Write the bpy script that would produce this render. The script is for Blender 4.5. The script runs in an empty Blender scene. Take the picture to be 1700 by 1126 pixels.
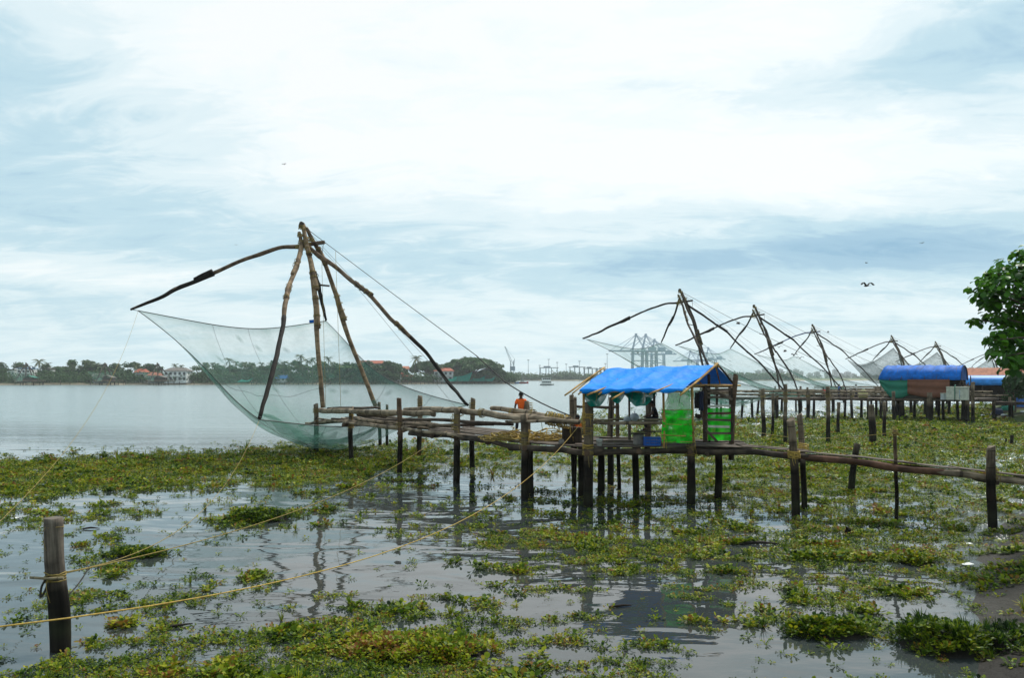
import bpy, bmesh, math, random
import numpy as np
from mathutils import Vector, Matrix, Quaternion, noise
rnd = random.Random(7)
sc = bpy.context.scene
C = sc.collection
# ---------------------------------------------------------------- camera
FPX, HOR, CAMH = 1322.0, 627.0, 4.9
cd = bpy.data.cameras.new('camera'); cam = bpy.data.objects.new('camera', cd); C.objects.link(cam)
cam.location = (0, 0, CAMH); cam.rotation_euler = (math.pi/2, 0, 0)
cd.sensor_width = 36; cd.lens = FPX/1700*36; cd.shift_y = 64/1700; cd.clip_start = .1; cd.clip_end = 9000
sc.camera = cam
# ---------------------------------------------------------------- world
SUN_EL, SUN_AZ = math.radians(52), math.radians(35)     # azimuth measured from +Y towards +X
w = bpy.data.worlds.new('World'); sc.world = w; w.use_nodes = True
nt = w.node_tree; nt.nodes.clear()
class NT:
    def __init__(s, nt): s.nt = nt
    def n(s, t, **k):
        o = s.nt.nodes.new(t)
        for a, b in k.items():
            if a.startswith('i_'):
                o.inputs[a[2:].replace('_', ' ')].default_value = b
            else: setattr(o, a, b)
        return o
    def l(s, a, b): s.nt.links.new(a, b)
    def m(s, op, a, b=None, c=None, clamp=False):
        o = s.nt.nodes.new('ShaderNodeMath'); o.operation = op; o.use_clamp = clamp
        for i, v in enumerate((a, b, c)):
            if v is None: continue
            if isinstance(v, (int, float)): o.inputs[i].default_value = v
            else: s.l(v, o.inputs[i])
        return o.outputs[0]
    def ramp(s, fac, stops, interp='LINEAR'):
        o = s.nt.nodes.new('ShaderNodeValToRGB'); o.color_ramp.interpolation = interp
        e = o.color_ramp.elements
        while len(e) < len(stops): e.new(.5)
        for q, (p, c) in zip(e, stops):
            q.position = p; q.color = (c[0], c[1], c[2], 1) if not isinstance(c, (int, float)) else (c, c, c, 1)
        s.l(fac, o.inputs[0]); return o.outputs[0]
    def mix(s, f, a, b, mode='MIX'):
        o = s.nt.nodes.new('ShaderNodeMix'); o.data_type = 'RGBA'; o.blend_type = mode
        for i, v in ((0, f), (6, a), (7, b)):
            if isinstance(v, (int, float)): o.inputs[i].default_value = v
            elif isinstance(v, tuple): o.inputs[i].default_value = (*v, 1)
            else: s.l(v, o.inputs[i])
        return o.outputs[2]
W = NT(nt)
tc = W.n('ShaderNodeTexCoord'); sep = W.n('ShaderNodeSeparateXYZ'); W.l(tc.outputs['Generated'], sep.inputs[0])
X, Y, Z = sep.outputs
zc = W.m('ADD', W.m('MAXIMUM', Z, 0.0), .20)
cmb = W.n('ShaderNodeCombineXYZ'); W.l(W.m('DIVIDE', X, zc), cmb.inputs[0]); W.l(W.m('DIVIDE', Y, zc), cmb.inputs[1])
n1 = W.n('ShaderNodeTexNoise', i_Scale=1.1, i_Detail=9.0, i_Roughness=.60, i_Distortion=.6)
mp = W.n('ShaderNodeMapping'); mp.inputs['Scale'].default_value = (.8, 1.5, 1); mp.inputs['Location'].default_value = (3.1, 5.2, 0); mp.inputs['Rotation'].default_value = (0, 0, .25)
W.l(cmb.outputs[0], mp.inputs[0]); W.l(mp.outputs[0], n1.inputs['Vector'])
n2 = W.n('ShaderNodeTexNoise', i_Scale=4.2, i_Detail=10.0, i_Roughness=.66, i_Distortion=1.0); W.l(mp.outputs[0], n2.inputs['Vector'])
# broad cloud banks: thin blue-grey veils and the bright thick sheet, placed by direction
def bank(px, py, rx, ry, amp):
    vx, vz = (px-850)/FPX, (HOR-py)/FPX; L = math.sqrt(1+vx*vx+vz*vz)
    a = W.m('DIVIDE', W.m('SUBTRACT', X, vx/L), rx/FPX/L); b = W.m('DIVIDE', W.m('SUBTRACT', Z, vz/L), ry/FPX/L)
    r = W.m('ADD', W.m('MULTIPLY', a, a), W.m('MULTIPLY', b, b))
    g = W.m('MULTIPLY', W.m('EXPONENT', W.m('MULTIPLY', r, -1.0)), amp)
    return W.m('MULTIPLY', g, W.m('GREATER_THAN', Y, 0.0))
t = W.m('ADD', .60, W.m('MULTIPLY', W.m('SUBTRACT', n1.outputs[0], .5), 1.0))
t = W.m('ADD', t, W.m('MULTIPLY', W.m('SUBTRACT', n2.outputs[0], .5), .62))
for b in ((900, 190, 560, 240, .36), (1450, 270, 420, 80, .25), (480, 60, 330, 120, .25), (130, 170, 220, 90, -.22), (200, 350, 380, 70, -.22),
          (1350, 425, 560, 46, -.42), (1620, 70, 190, 60, -.28), (1660, 190, 150, 50, -.14), (980, 372, 330, 26, -.16),
          (150, 452, 190, 22, .26), (640, 300, 280, 70, .10), (850, 540, 1200, 40, .02)):
    t = W.m('ADD', t, bank(*b))
hz = W.m('EXPONENT', W.m('MULTIPLY', W.m('ABSOLUTE', Z), -26.0))       # clouds melt into pale air at the horizon
t = W.m('ADD', W.m('MULTIPLY', t, W.m('SUBTRACT', 1.0, hz)), W.m('MULTIPLY', hz, .60))
cloud = W.ramp(t, [(.0, (.21, .42, .60)), (.25, (.32, .53, .68)), (.48, (.50, .70, .79)), (.70, (.73, .86, .90)), (.88, (.88, .95, .96)), (1, (.93, .96, .96))], 'EASE')
sky = W.n('ShaderNodeTexSky', sky_type='NISHITA', sun_disc=False, sun_elevation=SUN_EL, sun_rotation=SUN_AZ, dust_density=2.0)
skyc = W.mix(1.0, sky.outputs[0], (.10, .10, .10), 'MULTIPLY')
col = W.mix(.93, skyc, cloud)
bg = W.n('ShaderNodeBackground', i_Strength=1.08); W.l(col, bg.inputs[0])
out = W.n('ShaderNodeOutputWorld'); W.l(bg.outputs[0], out.inputs[0])
# ---------------------------------------------------------------- sun
sd = bpy.data.lights.new('sun', 'SUN'); so = bpy.data.objects.new('sun', sd); C.objects.link(so)
sd.energy = 4.0; sd.angle = math.radians(7); sd.color = (1, .96, .9)
so.rotation_euler = Vector((math.sin(SUN_AZ)*math.cos(SUN_EL), math.cos(SUN_AZ)*math.cos(SUN_EL), math.sin(SUN_EL))).to_track_quat('Z', 'Y').to_euler()
sc.view_settings.view_transform = 'Standard'; sc.view_settings.look = 'None'
sc.view_settings.exposure = 0; sc.view_settings.gamma = 1; sc.view_settings.use_curve_mapping = False
try:
    sc.render.engine = 'CYCLES'; sc.cycles.max_bounces = 8; sc.cycles.transparent_max_bounces = 24; sc.cycles.volume_bounces = 1
except Exception: pass
# ---------------------------------------------------------------- placing helpers
def P(px, py, D): return Vector(((px-850)/FPX*D, D, CAMH-(py-HOR)/FPX*D))
def G(px, py):
    D = CAMH*FPX/(py-HOR); return Vector(((px-850)/FPX*D, D, 0))
def link(o, parent=None):
    C.objects.link(o)
    if parent: o.parent = parent
    return o
def tag(o, label=None, cat=None, group=None, kind=None):
    if label: o['label'] = label
    if cat: o['category'] = cat
    if group: o['group'] = group
    if kind: o['kind'] = kind
    return o
def thing(name, label, cat, loc=(0, 0, 0), rz=0, group=None):
    o = link(bpy.data.objects.new(name, None)); o.location = loc; o.rotation_euler = (0, 0, rz); o.empty_display_size = .3
    return tag(o, label, cat, group)
def copy_tree(o, parent=None):
    c = o.copy(); C.objects.link(c); c.parent = parent
    for ch in o.children: copy_tree(ch, c)
    return c
# ---------------------------------------------------------------- mesh builder
class MB:
    def __init__(s): s.v = []; s.f = []; s.uv = []; s.sm = []
    def face(s, idx, uv=None, smooth=False):
        s.f.append(tuple(idx)); s.uv.append(uv or [(0, 0)]*len(idx)); s.sm.append(smooth)
    def poly(s, pts, uv=None, smooth=False):
        b = len(s.v); s.v += [tuple(p) for p in pts]; s.face(range(b, b+len(pts)), uv, smooth)
    def box(s, c, sz, rot=None, jit=0):
        c = Vector(c); R = rot or Matrix.Identity(3); b = len(s.v)
        for z in (-1, 1):
            for (x, y) in ((-1, -1), (1, -1), (1, 1), (-1, 1)):
                p = Vector((x*sz[0]/2, y*sz[1]/2, z*sz[2]/2))
                if jit: p += Vector([rnd.uniform(-jit, jit) for _ in range(3)])
                s.v.append(tuple(c + R @ p))
        for q in ((3, 2, 1, 0), (4, 5, 6, 7), (0, 1, 5, 4), (1, 2, 6, 5), (2, 3, 7, 6), (3, 0, 4, 7)):
            s.face([b+i for i in q], [(0, 0), (sz[0], 0), (sz[0], sz[2]), (0, sz[2])])
        return s
    def beam(s, a, b, wd, ht, jit=0, up=(0, 0, 1)):       # box from a to b
        a, b = Vector(a), Vector(b); d = b-a; L = d.length; x = d.normalized(); y = Vector(up).cross(x)
        if y.length < 1e-4: y = Vector((0, 1, 0)).cross(x)
        y.normalize(); z = x.cross(y)
        R = Matrix((x, y, z)).transposed()
        return s.box((a+b)/2, (L, wd, ht), R, jit)
    def tube(s, pts, rad, n=8, wob=0.0, caps=True, sub=3, seed=None, tw=0):
        pts = [Vector(p) for p in pts]
        if not hasattr(rad, '__len__'): rad = [rad]*len(pts)
        if sub > 1 and len(pts) > 2: pts, rad = smooth(pts, rad, sub)
        elif sub > 1 and wob:
            k = max(2, sub*2); rad = [rad[0]+(rad[-1]-rad[0])*i/k for i in range(k+1)]; pts = [pts[0].lerp(pts[-1], i/k) for i in range(k+1)]
        sd = rnd.random()*100; ref = None; L = 0; rings = []
        for i, p in enumerate(pts):
            t = (pts[min(i+1, len(pts)-1)]-pts[max(i-1, 0)])
            if t.length < 1e-6: t = Vector((0, 0, 1))
            t.normalize()
            if ref is None:
                ref = t.cross(Vector((0, 0, 1)))
                if ref.length < .05: ref = t.cross(Vector((0, 1, 0)))
                ref.normalize()
            ref = (ref - t*ref.dot(t)).normalized(); bi = t.cross(ref)
            if i: L += (p-pts[i-1]).length
            b = len(s.v); rings.append((b, L))
            rr = rad[i]
            off = Vector((0, 0, 0))
            if wob: off = (ref*noise.noise(Vector((sd, L*.6/max(rr, .03)*.12, 0))) + bi*noise.noise(Vector((sd+9, L*.6/max(rr, .03)*.12, 4))))*rr*wob*2.5
            for k in range(n):
                a = 2*math.pi*k/n+tw
                r = rr*(1+(wob*noise.noise(Vector((math.cos(a)*1.3+sd, math.sin(a)*1.3, L*1.2))) if wob else 0))
                s.v.append(tuple(p+off+ref*math.cos(a)*r+bi*math.sin(a)*r))
        for (b0, l0), (b1, l1) in zip(rings, rings[1:]):
            for k in range(n):
                k2 = (k+1) % n
                s.face((b0+k, b0+k2, b1+k2, b1+k), [(k/n, l0), ((k+1)/n, l0), ((k+1)/n, l1), (k/n, l1)], True)
        if caps:
            s.face([rings[0][0]+k for k in reversed(range(n))]); s.face([rings[-1][0]+k for k in range(n)])
        return s
    def lathe(s, c, prof, n=16, sm=True):
        c = Vector(c); rings = []
        for r, z in prof:
            rings.append(len(s.v))
            for k in range(n):
                a = 2*math.pi*k/n; s.v.append((c.x+math.cos(a)*r, c.y+math.sin(a)*r, c.z+z))
        for b0, b1 in zip(rings, rings[1:]):
            for k in range(n): s.face((b0+k, b0+(k+1) % n, b1+(k+1) % n, b1+k), None, sm)
        s.face([rings[0]+k for k in reversed(range(n))]); s.face([rings[-1]+k for k in range(n)])
        return s
    def grid(s, fn, nu, nv, smooth=True):
        b = len(s.v)
        for i in range(nu+1):
            for j in range(nv+1): s.v.append(tuple(fn(i/nu, j/nv)))
        for i in range(nu):
            for j in range(nv):
                q = (b+i*(nv+1)+j, b+(i+1)*(nv+1)+j, b+(i+1)*(nv+1)+j+1, b+i*(nv+1)+j+1)
                s.face(q, [(i/nu, j/nv), ((i+1)/nu, j/nv), ((i+1)/nu, (j+1)/nv), (i/nu, (j+1)/nv)], smooth)
        return s
    def mesh(s, name, m):
        me = bpy.data.meshes.new(name); me.from_pydata(s.v, [], s.f); me.update()
        uv = me.uv_layers.new(name='UVMap'); uv.data.foreach_set('uv', [c for f in s.uv for q in f for c in q])
        me.polygons.foreach_set('use_smooth', s.sm)
        if m: me.materials.append(m)
        return me
    def obj(s, name, m, parent=None, label=None, loc=None):
        o = link(bpy.data.objects.new(name, s.mesh(name, m)), parent)
        if label: o['label'] = label
        if loc: o.location = loc
        return o
def smooth(pts, rad, sub):
    op, orr = [], []
    n = len(pts)
    for i in range(n-1):
        p0, p1, p2, p3 = pts[max(i-1, 0)], pts[i], pts[i+1], pts[min(i+2, n-1)]
        for k in range(sub):
            t = k/sub
            op.append(.5*((2*p1)+(p2-p0)*t+(2*p0-5*p1+4*p2-p3)*t*t+(3*p1-p0-3*p2+p3)*t**3)); orr.append(rad[i]+(rad[i+1]-rad[i])*t)
    op.append(pts[-1]); orr.append(rad[-1]); return op, orr
def solid(o, th):
    m = o.modifiers.new('thickness', 'SOLIDIFY'); m.thickness = th; m.offset = 0; return o
# ---------------------------------------------------------------- materials
def newmat(name):
    m = bpy.data.materials.new(name); m.use_nodes = True; T = NT(m.node_tree)
    b = m.node_tree.nodes['Principled BSDF']; return m, T, b
def mat(name, col, rough=.7, var=.25, scale=3.0, metal=0, bump=0.0, spec=.3, col2=None, detail=6.0):
    m, T, b = newmat(name)
    tcn = T.n('ShaderNodeTexCoord'); nn = T.n('ShaderNodeTexNoise', i_Scale=scale, i_Detail=detail, i_Roughness=.6)
    T.l(tcn.outputs['Object'], nn.inputs['Vector'])
    c2 = col2 or tuple(c*(1-var) for c in col); c1 = tuple(min(1, c*(1+var*.6)) for c in col)
    T.l(T.ramp(nn.outputs[0], [(.32, c2), (.68, c1)]), b.inputs['Base Color'])
    b.inputs['Roughness'].default_value = rough; b.inputs['Metallic'].default_value = metal; b.inputs['Specular IOR Level'].default_value = spec
    if bump:
        bp = T.n('ShaderNodeBump', i_Strength=bump, i_Distance=.03); T.l(nn.outputs[0], bp.inputs['Height']); T.l(bp.outputs[0], b.inputs['Normal'])
    return m
def woodmat(name, dark, light, wet=None, bands=0.0, green=0.0, gr=(14, 1.6)):
    """grain along V of the tube's UV; wet = height (world m) below which the pole is soaked and dark; green: slime just over the water"""
    m, T, b = newmat(name)
    uv = T.n('ShaderNodeTexCoord'); mp = T.n('ShaderNodeMapping'); mp.inputs['Scale'].default_value = (gr[0], gr[1], 1)
    T.l(uv.outputs['UV'], mp.inputs[0])
    oi = T.n('ShaderNodeObjectInfo'); ad = T.n('ShaderNodeVectorMath', operation='ADD')
    T.l(mp.outputs[0], ad.inputs[0]); T.l(oi.outputs['Random'], ad.inputs[1]); 
    g = T.n('ShaderNodeTexNoise', i_Scale=1.0, i_Detail=8.0, i_Roughness=.7); T.l(ad.outputs[0], g.inputs['Vector'])
    ob = T.n('ShaderNodeTexNoise', i_Scale=1.7, i_Detail=5.0); gm = T.n('ShaderNodeNewGeometry'); T.l(gm.outputs['Position'], ob.inputs['Vector'])
    c = T.ramp(g.outputs[0], [(.3, dark), (.52, tuple((a+d)/2 for a, d in zip(dark, light))), (.7, light)])
    c = T.mix(T.ramp(ob.outputs[0], [(.42, 0.0), (.62, .75)]), c, tuple(x*.45 for x in dark))
    if bands:
        sp = T.n('ShaderNodeSeparateXYZ'); T.l(uv.outputs['UV'], sp.inputs[0])
        fr = T.m('FRACT', T.m('ADD', T.m('MULTIPLY', sp.outputs[1], 1/bands), oi.outputs['Random']))
        c = T.mix(T.m('MULTIPLY', T.m('LESS_THAN', fr, .055), .75), c, tuple(x*.25 for x in dark))
    if wet is not None:
        sp2 = T.n('ShaderNodeSeparateXYZ'); T.l(gm.outputs['Position'], sp2.inputs[0])
        h = T.m('ADD', sp2.outputs[2], T.m('MULTIPLY', T.m('SUBTRACT', ob.outputs[0], .5), .8))
        f = T.m('SUBTRACT', 1.0, T.m('DIVIDE', T.m('SUBTRACT', h, wet-.25), .5, clamp=True), clamp=True)
        c = T.mix(T.m('MULTIPLY', f, .93), c, (.006, .0055, .005))
        sl = T.m('MULTIPLY', T.m('EXPONENT', T.m('MULTIPLY', T.m('POWER', T.m('DIVIDE', T.m('SUBTRACT', h, .42), .22), 2.0), -1.0)), T.m('MULTIPLY', g.outputs[0], .55))
        c = T.mix(sl, c, (.05, .06, .03))
        rg = T.m('SUBTRACT', .85, T.m('MULTIPLY', f, .15)); T.l(rg, b.inputs['Roughness']); T.l(T.m('SUBTRACT', .25, T.m('MULTIPLY', f, .2)), b.inputs['Specular IOR Level'])
    else: b.inputs['Roughness'].default_value = .85
    T.l(c, b.inputs['Base Color'])
    if wet is None: b.inputs['Specular IOR Level'].default_value = .25
    bp = T.n('ShaderNodeBump', i_Strength=.8, i_Distance=.02); T.l(g.outputs[0], bp.inputs['Height']); T.l(bp.outputs[0], b.inputs['Normal'])
    return m
M = {}
M['pile'] = woodmat('pile_wood', (.06, .042, .028), (.29, .22, .15), wet=1.85, bands=.55)
M['pile_brown'] = woodmat('pile_wood_brown', (.07, .04, .024), (.19, .12, .075), wet=1.75, bands=.4)
M['log'] = woodmat('log_wood', (.10, .070, .044), (.46, .36, .25), bands=1.9)
M['log_dark'] = woodmat('log_dark', (.03, .022, .016), (.12, .085, .06))
M['black'] = woodmat('tarred_pole', (.010, .008, .007), (.035, .026, .02))
M['mast'] = woodmat('mast_wood', (.12, .075, .045), (.42, .29, .17), bands=.8)
M['boomw'] = woodmat('boom_wood', (.09, .055, .034), (.26, .17, .105), bands=1.1)
M['plank'] = woodmat('plank_wood', (.055, .04, .03), (.20, .155, .115), gr=(3, 3))
M['plank_red'] = woodmat('plank_wood_red', (.07, .032, .02), (.17, .085, .05), gr=(3, 3))
M['bamboo'] = woodmat('bamboo', (.36, .20, .055), (.60, .38, .13), bands=.42)
M['bamboo_pale'] = woodmat('bamboo_pale', (.30, .24, .14), (.50, .42, .27), bands=.42)
M['rope'] = mat('yellow_rope', (.42, .28, .06), .8, .35, 20)
M['rope_old'] = mat('weathered_rope', (.26, .19, .055), .9, .35, 9)
M['rope_dark'] = mat('dark_rope', (.045, .042, .036), .9, .3, 9)
M['rope_thin'] = mat('grey_line', (.11, .115, .11), .8, .2, 4)
def clothmat(name, col, rough=.45, alpha=1.0, trans=.0, mesh=None, var=.15, spec=.35, wr=.5, dense=None):
    m, T, b = newmat(name)
    tcn = T.n('ShaderNodeTexCoord'); nn = T.n('ShaderNodeTexNoise', i_Scale=2.2, i_Detail=7.0, i_Distortion=.6); T.l(tcn.outputs['Object'], nn.inputs['Vector'])
    c = T.ramp(nn.outputs[0], [(.3, tuple(x*(1-var) for x in col)), (.7, tuple(min(1, x*(1+var)) for x in col))])
    T.l(c, b.inputs['Base Color']); b.inputs['Roughness'].default_value = rough; b.inputs['Specular IOR Level'].default_value = spec
    if wr:
        bp = T.n('ShaderNodeBump', i_Strength=wr, i_Distance=.06); T.l(nn.outputs[0], bp.inputs['Height']); T.l(bp.outputs[0], b.inputs['Normal'])
    sh = b.outputs[0]
    if trans:
        tr = T.n('ShaderNodeBsdfTranslucent'); T.l(c, tr.inputs[0]); ms = T.n('ShaderNodeMixShader'); ms.inputs[0].default_value = trans
        T.l(sh, ms.inputs[1]); T.l(tr.outputs[0], ms.inputs[2]); sh = ms.outputs[0]
    if alpha < 1 or dense:
        tp = T.n('ShaderNodeBsdfTransparent'); ms = T.n('ShaderNodeMixShader')
        T.l(tp.outputs[0], ms.inputs[1]); T.l(sh, ms.inputs[2]); sh = ms.outputs[0]
        f = T.m('ADD', alpha, T.m('MULTIPLY', T.m('SUBTRACT', nn.outputs[0], .5), alpha*1.1))
        if dense:                               # finer mesh towards the bag of the net, denser hems
            at = T.n('ShaderNodeAttribute', attribute_name='dense'); f = T.m('ADD', f, T.m('MULTIPLY', at.outputs['Fac'], dense), clamp=True)
        T.l(f, ms.inputs[0])
    T.l(sh, m.node_tree.nodes['Material Output'].inputs[0])
    return m
M['tarp'] = clothmat('blue_tarpaulin', (.001, .25, .82), .62, trans=.15, var=.12, spec=.12, wr=1.0)
M['tarp2'] = clothmat('blue_tarpaulin_dull', (.002, .125, .50), .62, trans=.1, var=.35, spec=.12)
M['net'] = clothmat('green_netting', (.085, .21, .165), .8, alpha=.20, trans=.3, dense=.75, var=.25, wr=0)
M['netdark'] = clothmat('grey_netting', (.10, .13, .12), .8, alpha=.42, trans=.2, dense=.4, var=.25, wr=0)
M['shade_green'] = clothmat('bright_green_screen', (.02, .72, .025), .7, alpha=.88, trans=.45, var=.38, spec=.1, wr=1.0)
M['shade_light'] = clothmat('pale_green_screen', (.04, .55, .06), .7, alpha=.55, trans=.5, var=.35, spec=.1)
M['teal'] = clothmat('teal_netting', (.004, .20, .15), .8, alpha=.93, trans=.3, var=.35, spec=.05)
M['teal_solid'] = clothmat('teal_tarpaulin', (.005, .16, .105), .55, trans=.1, var=.15)
M['brown_cloth'] = clothmat('brown_tarpaulin', (.15, .055, .03), .7, var=.15)
M['white'] = mat('white_paint', (.72, .72, .68), .5, .2, 3)
M['cream'] = mat('stained_white_plastic', (.46, .47, .40), .6, .3, 3)
M['greywall'] = mat('grey_render', (.42, .43, .42), .85, .25, .5)
M['whitewall'] = mat('white_render', (.68, .68, .65), .85, .4, .9)
M['glass'] = mat('dark_glass', (.03, .035, .04), .15, .2, 1, spec=.5)
M['redroof'] = mat('red_roof_tile', (.36, .10, .055), .8, .35, .6)
M['orangeroof'] = mat('orange_roof_tile', (.42, .17, .10), .8, .3, 1.2)
M['greyroof'] = mat('old_grey_roof', (.16, .14, .125), .85, .3, .6)
M['blueroof'] = mat('blue_roof_sheet', (.05, .20, .50), .5, .15, .6)
M['steel'] = mat('pale_blue_steel', (.26, .36, .46), .6, .15, .05)
M['steel_dark'] = mat('dark_steel', (.19, .235, .275), .6, .15, .1)
M['skin'] = mat('brown_skin', (.10, .048, .028), .55, .1, 8)
M['hair'] = mat('black_hair', (.008, .007, .007), .7, .1, 8)
M['orange'] = mat('orange_cloth', (.85, .13, .012), .8, .15, 12)
M['darkcloth'] = mat('dark_cloth', (.018, .018, .024), .85, .3, 12)
M['navy'] = mat('navy_cloth', (.02, .03, .07), .85, .3, 12)
M['redcloth'] = mat('red_cloth', (.45, .03, .03), .8, .15, 12)
M['bluecloth'] = mat('blue_cloth', (.05, .14, .42), .8, .15, 12)
M['crate'] = mat('blue_plastic', (.012, .13, .62), .45, .15, 3, spec=.5)
M['bag'] = clothmat('thin_plastic_bag', (.62, .66, .68), .35, trans=.4, var=.15, wr=1)
M['stone'] = mat('grey_stone', (.22, .20, .18), .9, .3, 6, bump=.5)
M['brownwall'] = mat('brown_board_wall', (.22, .10, .04), .8, .35, 1.5)
M['darkwall'] = mat('dark_board_wall', (.035, .028, .022), .85, .4, 2)
M['bird'] = mat('dark_feathers', (.02, .018, .016), .7, .2, 5)
M['bark'] = mat('tree_bark', (.11, .085, .06), .9, .35, 4, bump=.5)
def leafmat(name, stops, trans=.35, rough=.5, per='inst', spec=.3):
    m, T, b = newmat(name)
    at = T.n('ShaderNodeAttribute', attribute_name='tint'); oi = T.n('ShaderNodeObjectInfo')
    f = at.outputs['Fac']
    if per == 'inst': f = T.m('ADD', T.m('MULTIPLY', at.outputs['Fac'], .55), T.m('MULTIPLY', oi.outputs['Random'], .45))
    if name == 'water_weed_leaf':
        gp = T.n('ShaderNodeNewGeometry'); pn = T.n('ShaderNodeTexNoise', i_Scale=.55, i_Detail=3.0); T.l(gp.outputs['Position'], pn.inputs['Vector']); f = T.m('ADD', f, T.m('MULTIPLY', T.m('SUBTRACT', pn.outputs[0], .5), .75))
    c = T.ramp(f, stops); T.l(c, b.inputs['Base Color']); b.inputs['Roughness'].default_value = rough; b.inputs['Specular IOR Level'].default_value = spec
    tr = T.n('ShaderNodeBsdfTranslucent'); ms = T.n('ShaderNodeMixShader'); ms.inputs[0].default_value = trans
    T.l(c, tr.inputs[0]); T.l(b.outputs[0], ms.inputs[1]); T.l(tr.outputs[0], ms.inputs[2]); T.l(ms.outputs[0], m.node_tree.nodes['Material Output'].inputs[0])
    return m
M['weed'] = leafmat('water_weed_leaf', [(.0, (.004, .012, .003)), (.20, (.018, .050, .005)), (.38, (.075, .13, .006)), (.56, (.17, .225, .008)), (.68, (.32, .32, .014)), (.77, (.18, .10, .015)), (1, (.22, .08, .025))], .3, spec=.12)
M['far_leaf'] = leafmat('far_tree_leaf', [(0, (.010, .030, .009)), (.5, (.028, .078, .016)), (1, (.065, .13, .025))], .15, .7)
M['palm_leaf'] = leafmat('palm_frond', [(0, (.02, .042, .012)), (.6, (.05, .085, .022)), (1, (.12, .12, .04))], .2, .6)
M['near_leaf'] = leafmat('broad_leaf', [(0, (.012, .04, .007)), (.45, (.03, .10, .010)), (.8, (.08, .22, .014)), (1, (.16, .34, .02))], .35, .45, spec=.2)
def settint(me, vals):
    a = me.attributes.new('tint', 'FLOAT', 'POINT'); a.data.foreach_set('value', vals)
# ================================================================ SETTING
# water ----------------------------------------------------------
m, T, b = newmat('estuary_water')
gm = T.n('ShaderNodeNewGeometry'); sp = T.n('ShaderNodeSeparateXYZ'); T.l(gm.outputs['Position'], sp.inputs[0])
mp = T.n('ShaderNodeMapping'); mp.inputs['Scale'].default_value = (.5, 1.0, 1); T.l(gm.outputs['Position'], mp.inputs[0])
a1 = T.n('ShaderNodeTexNoise', i_Scale=.45, i_Detail=2.0, i_Roughness=.4, i_Distortion=.8); T.l(mp.outputs[0], a1.inputs['Vector'])
a2 = T.n('ShaderNodeTexNoise', i_Scale=2.1, i_Detail=3.0, i_Roughness=.5); T.l(mp.outputs[0], a2.inputs['Vector'])
a3 = T.n('ShaderNodeTexNoise', i_Scale=.9, i_Detail=8.0, i_Roughness=.62); T.l(mp.outputs[0], a3.inputs['Vector'])
mp5 = T.n('ShaderNodeMapping'); mp5.inputs['Scale'].default_value = (.10, .34, 1); T.l(gm.outputs['Position'], mp5.inputs[0]); a5 = T.n('ShaderNodeTexNoise', i_Scale=1.0, i_Detail=6.0, i_Roughness=.62, i_Distortion=.4); T.l(mp5.outputs[0], a5.inputs['Vector'])
# open river is choppy, the weedy inlet calm
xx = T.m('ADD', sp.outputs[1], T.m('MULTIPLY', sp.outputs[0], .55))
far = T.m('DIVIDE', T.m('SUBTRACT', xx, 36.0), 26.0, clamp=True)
shore = T.m('DIVIDE', T.m('SUBTRACT', T.m('SUBTRACT', T.m('MULTIPLY', sp.outputs[0], 1.25), T.m('MULTIPLY', sp.outputs[1], .62)), 1.0), 3.0, clamp=True)  # lapping edge near the bank
a4 = T.n('ShaderNodeTexNoise', i_Scale=1.6, i_Detail=6.0, i_Roughness=.65, i_Distortion=1.4); T.l(gm.outputs['Position'], a4.inputs['Vector'])
calm = T.m('ADD', T.m('MULTIPLY', a1.outputs[0], .085), T.m('MULTIPLY', a2.outputs[0], .006))
h = T.m('ADD', T.m('MULTIPLY', calm, T.m('SUBTRACT', 1.0, T.m('MULTIPLY', far, .5))), T.m('ADD', T.m('MULTIPLY', T.m('ADD', T.m('MULTIPLY', a3.outputs[0], .14), T.m('MULTIPLY', a5.outputs[0], .75)), far), T.m('MULTIPLY', T.m('MULTIPLY', a4.outputs[0], .09), shore)))
bp = T.n('ShaderNodeBump', i_Strength=1.0, i_Distance=1.0); T.l(h, bp.inputs['Height']); T.l(bp.outputs[0], b.inputs['Normal'])
silt_sheen = T.n('ShaderNodeMix', data_type='RGBA'); silt_sheen.inputs[7].default_value = (.20, .26, .26, 1); T.l(T.m('MULTIPLY', far, .9), silt_sheen.inputs[0])  # silty far water, base colour also paled to stand in for sky reflection
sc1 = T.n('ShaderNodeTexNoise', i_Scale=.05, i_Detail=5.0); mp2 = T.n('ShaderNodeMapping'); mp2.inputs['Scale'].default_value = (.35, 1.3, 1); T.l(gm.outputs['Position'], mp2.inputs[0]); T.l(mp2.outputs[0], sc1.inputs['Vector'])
T.l(T.ramp(sc1.outputs[0], [(.35, (.024, .031, .031)), (.65, (.046, .052, .050))]), silt_sheen.inputs[6]); T.l(silt_sheen.outputs[2], b.inputs['Base Color'])
T.l(T.m('ADD', .02, T.m('MULTIPLY', far, .14)), b.inputs['Roughness']); b.inputs['IOR'].default_value = 1.62; b.inputs['Specular IOR Level'].default_value = .5
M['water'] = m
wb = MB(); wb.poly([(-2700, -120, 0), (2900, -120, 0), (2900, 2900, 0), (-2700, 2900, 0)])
tag(wb.obj('water', m), kind='structure')
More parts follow.
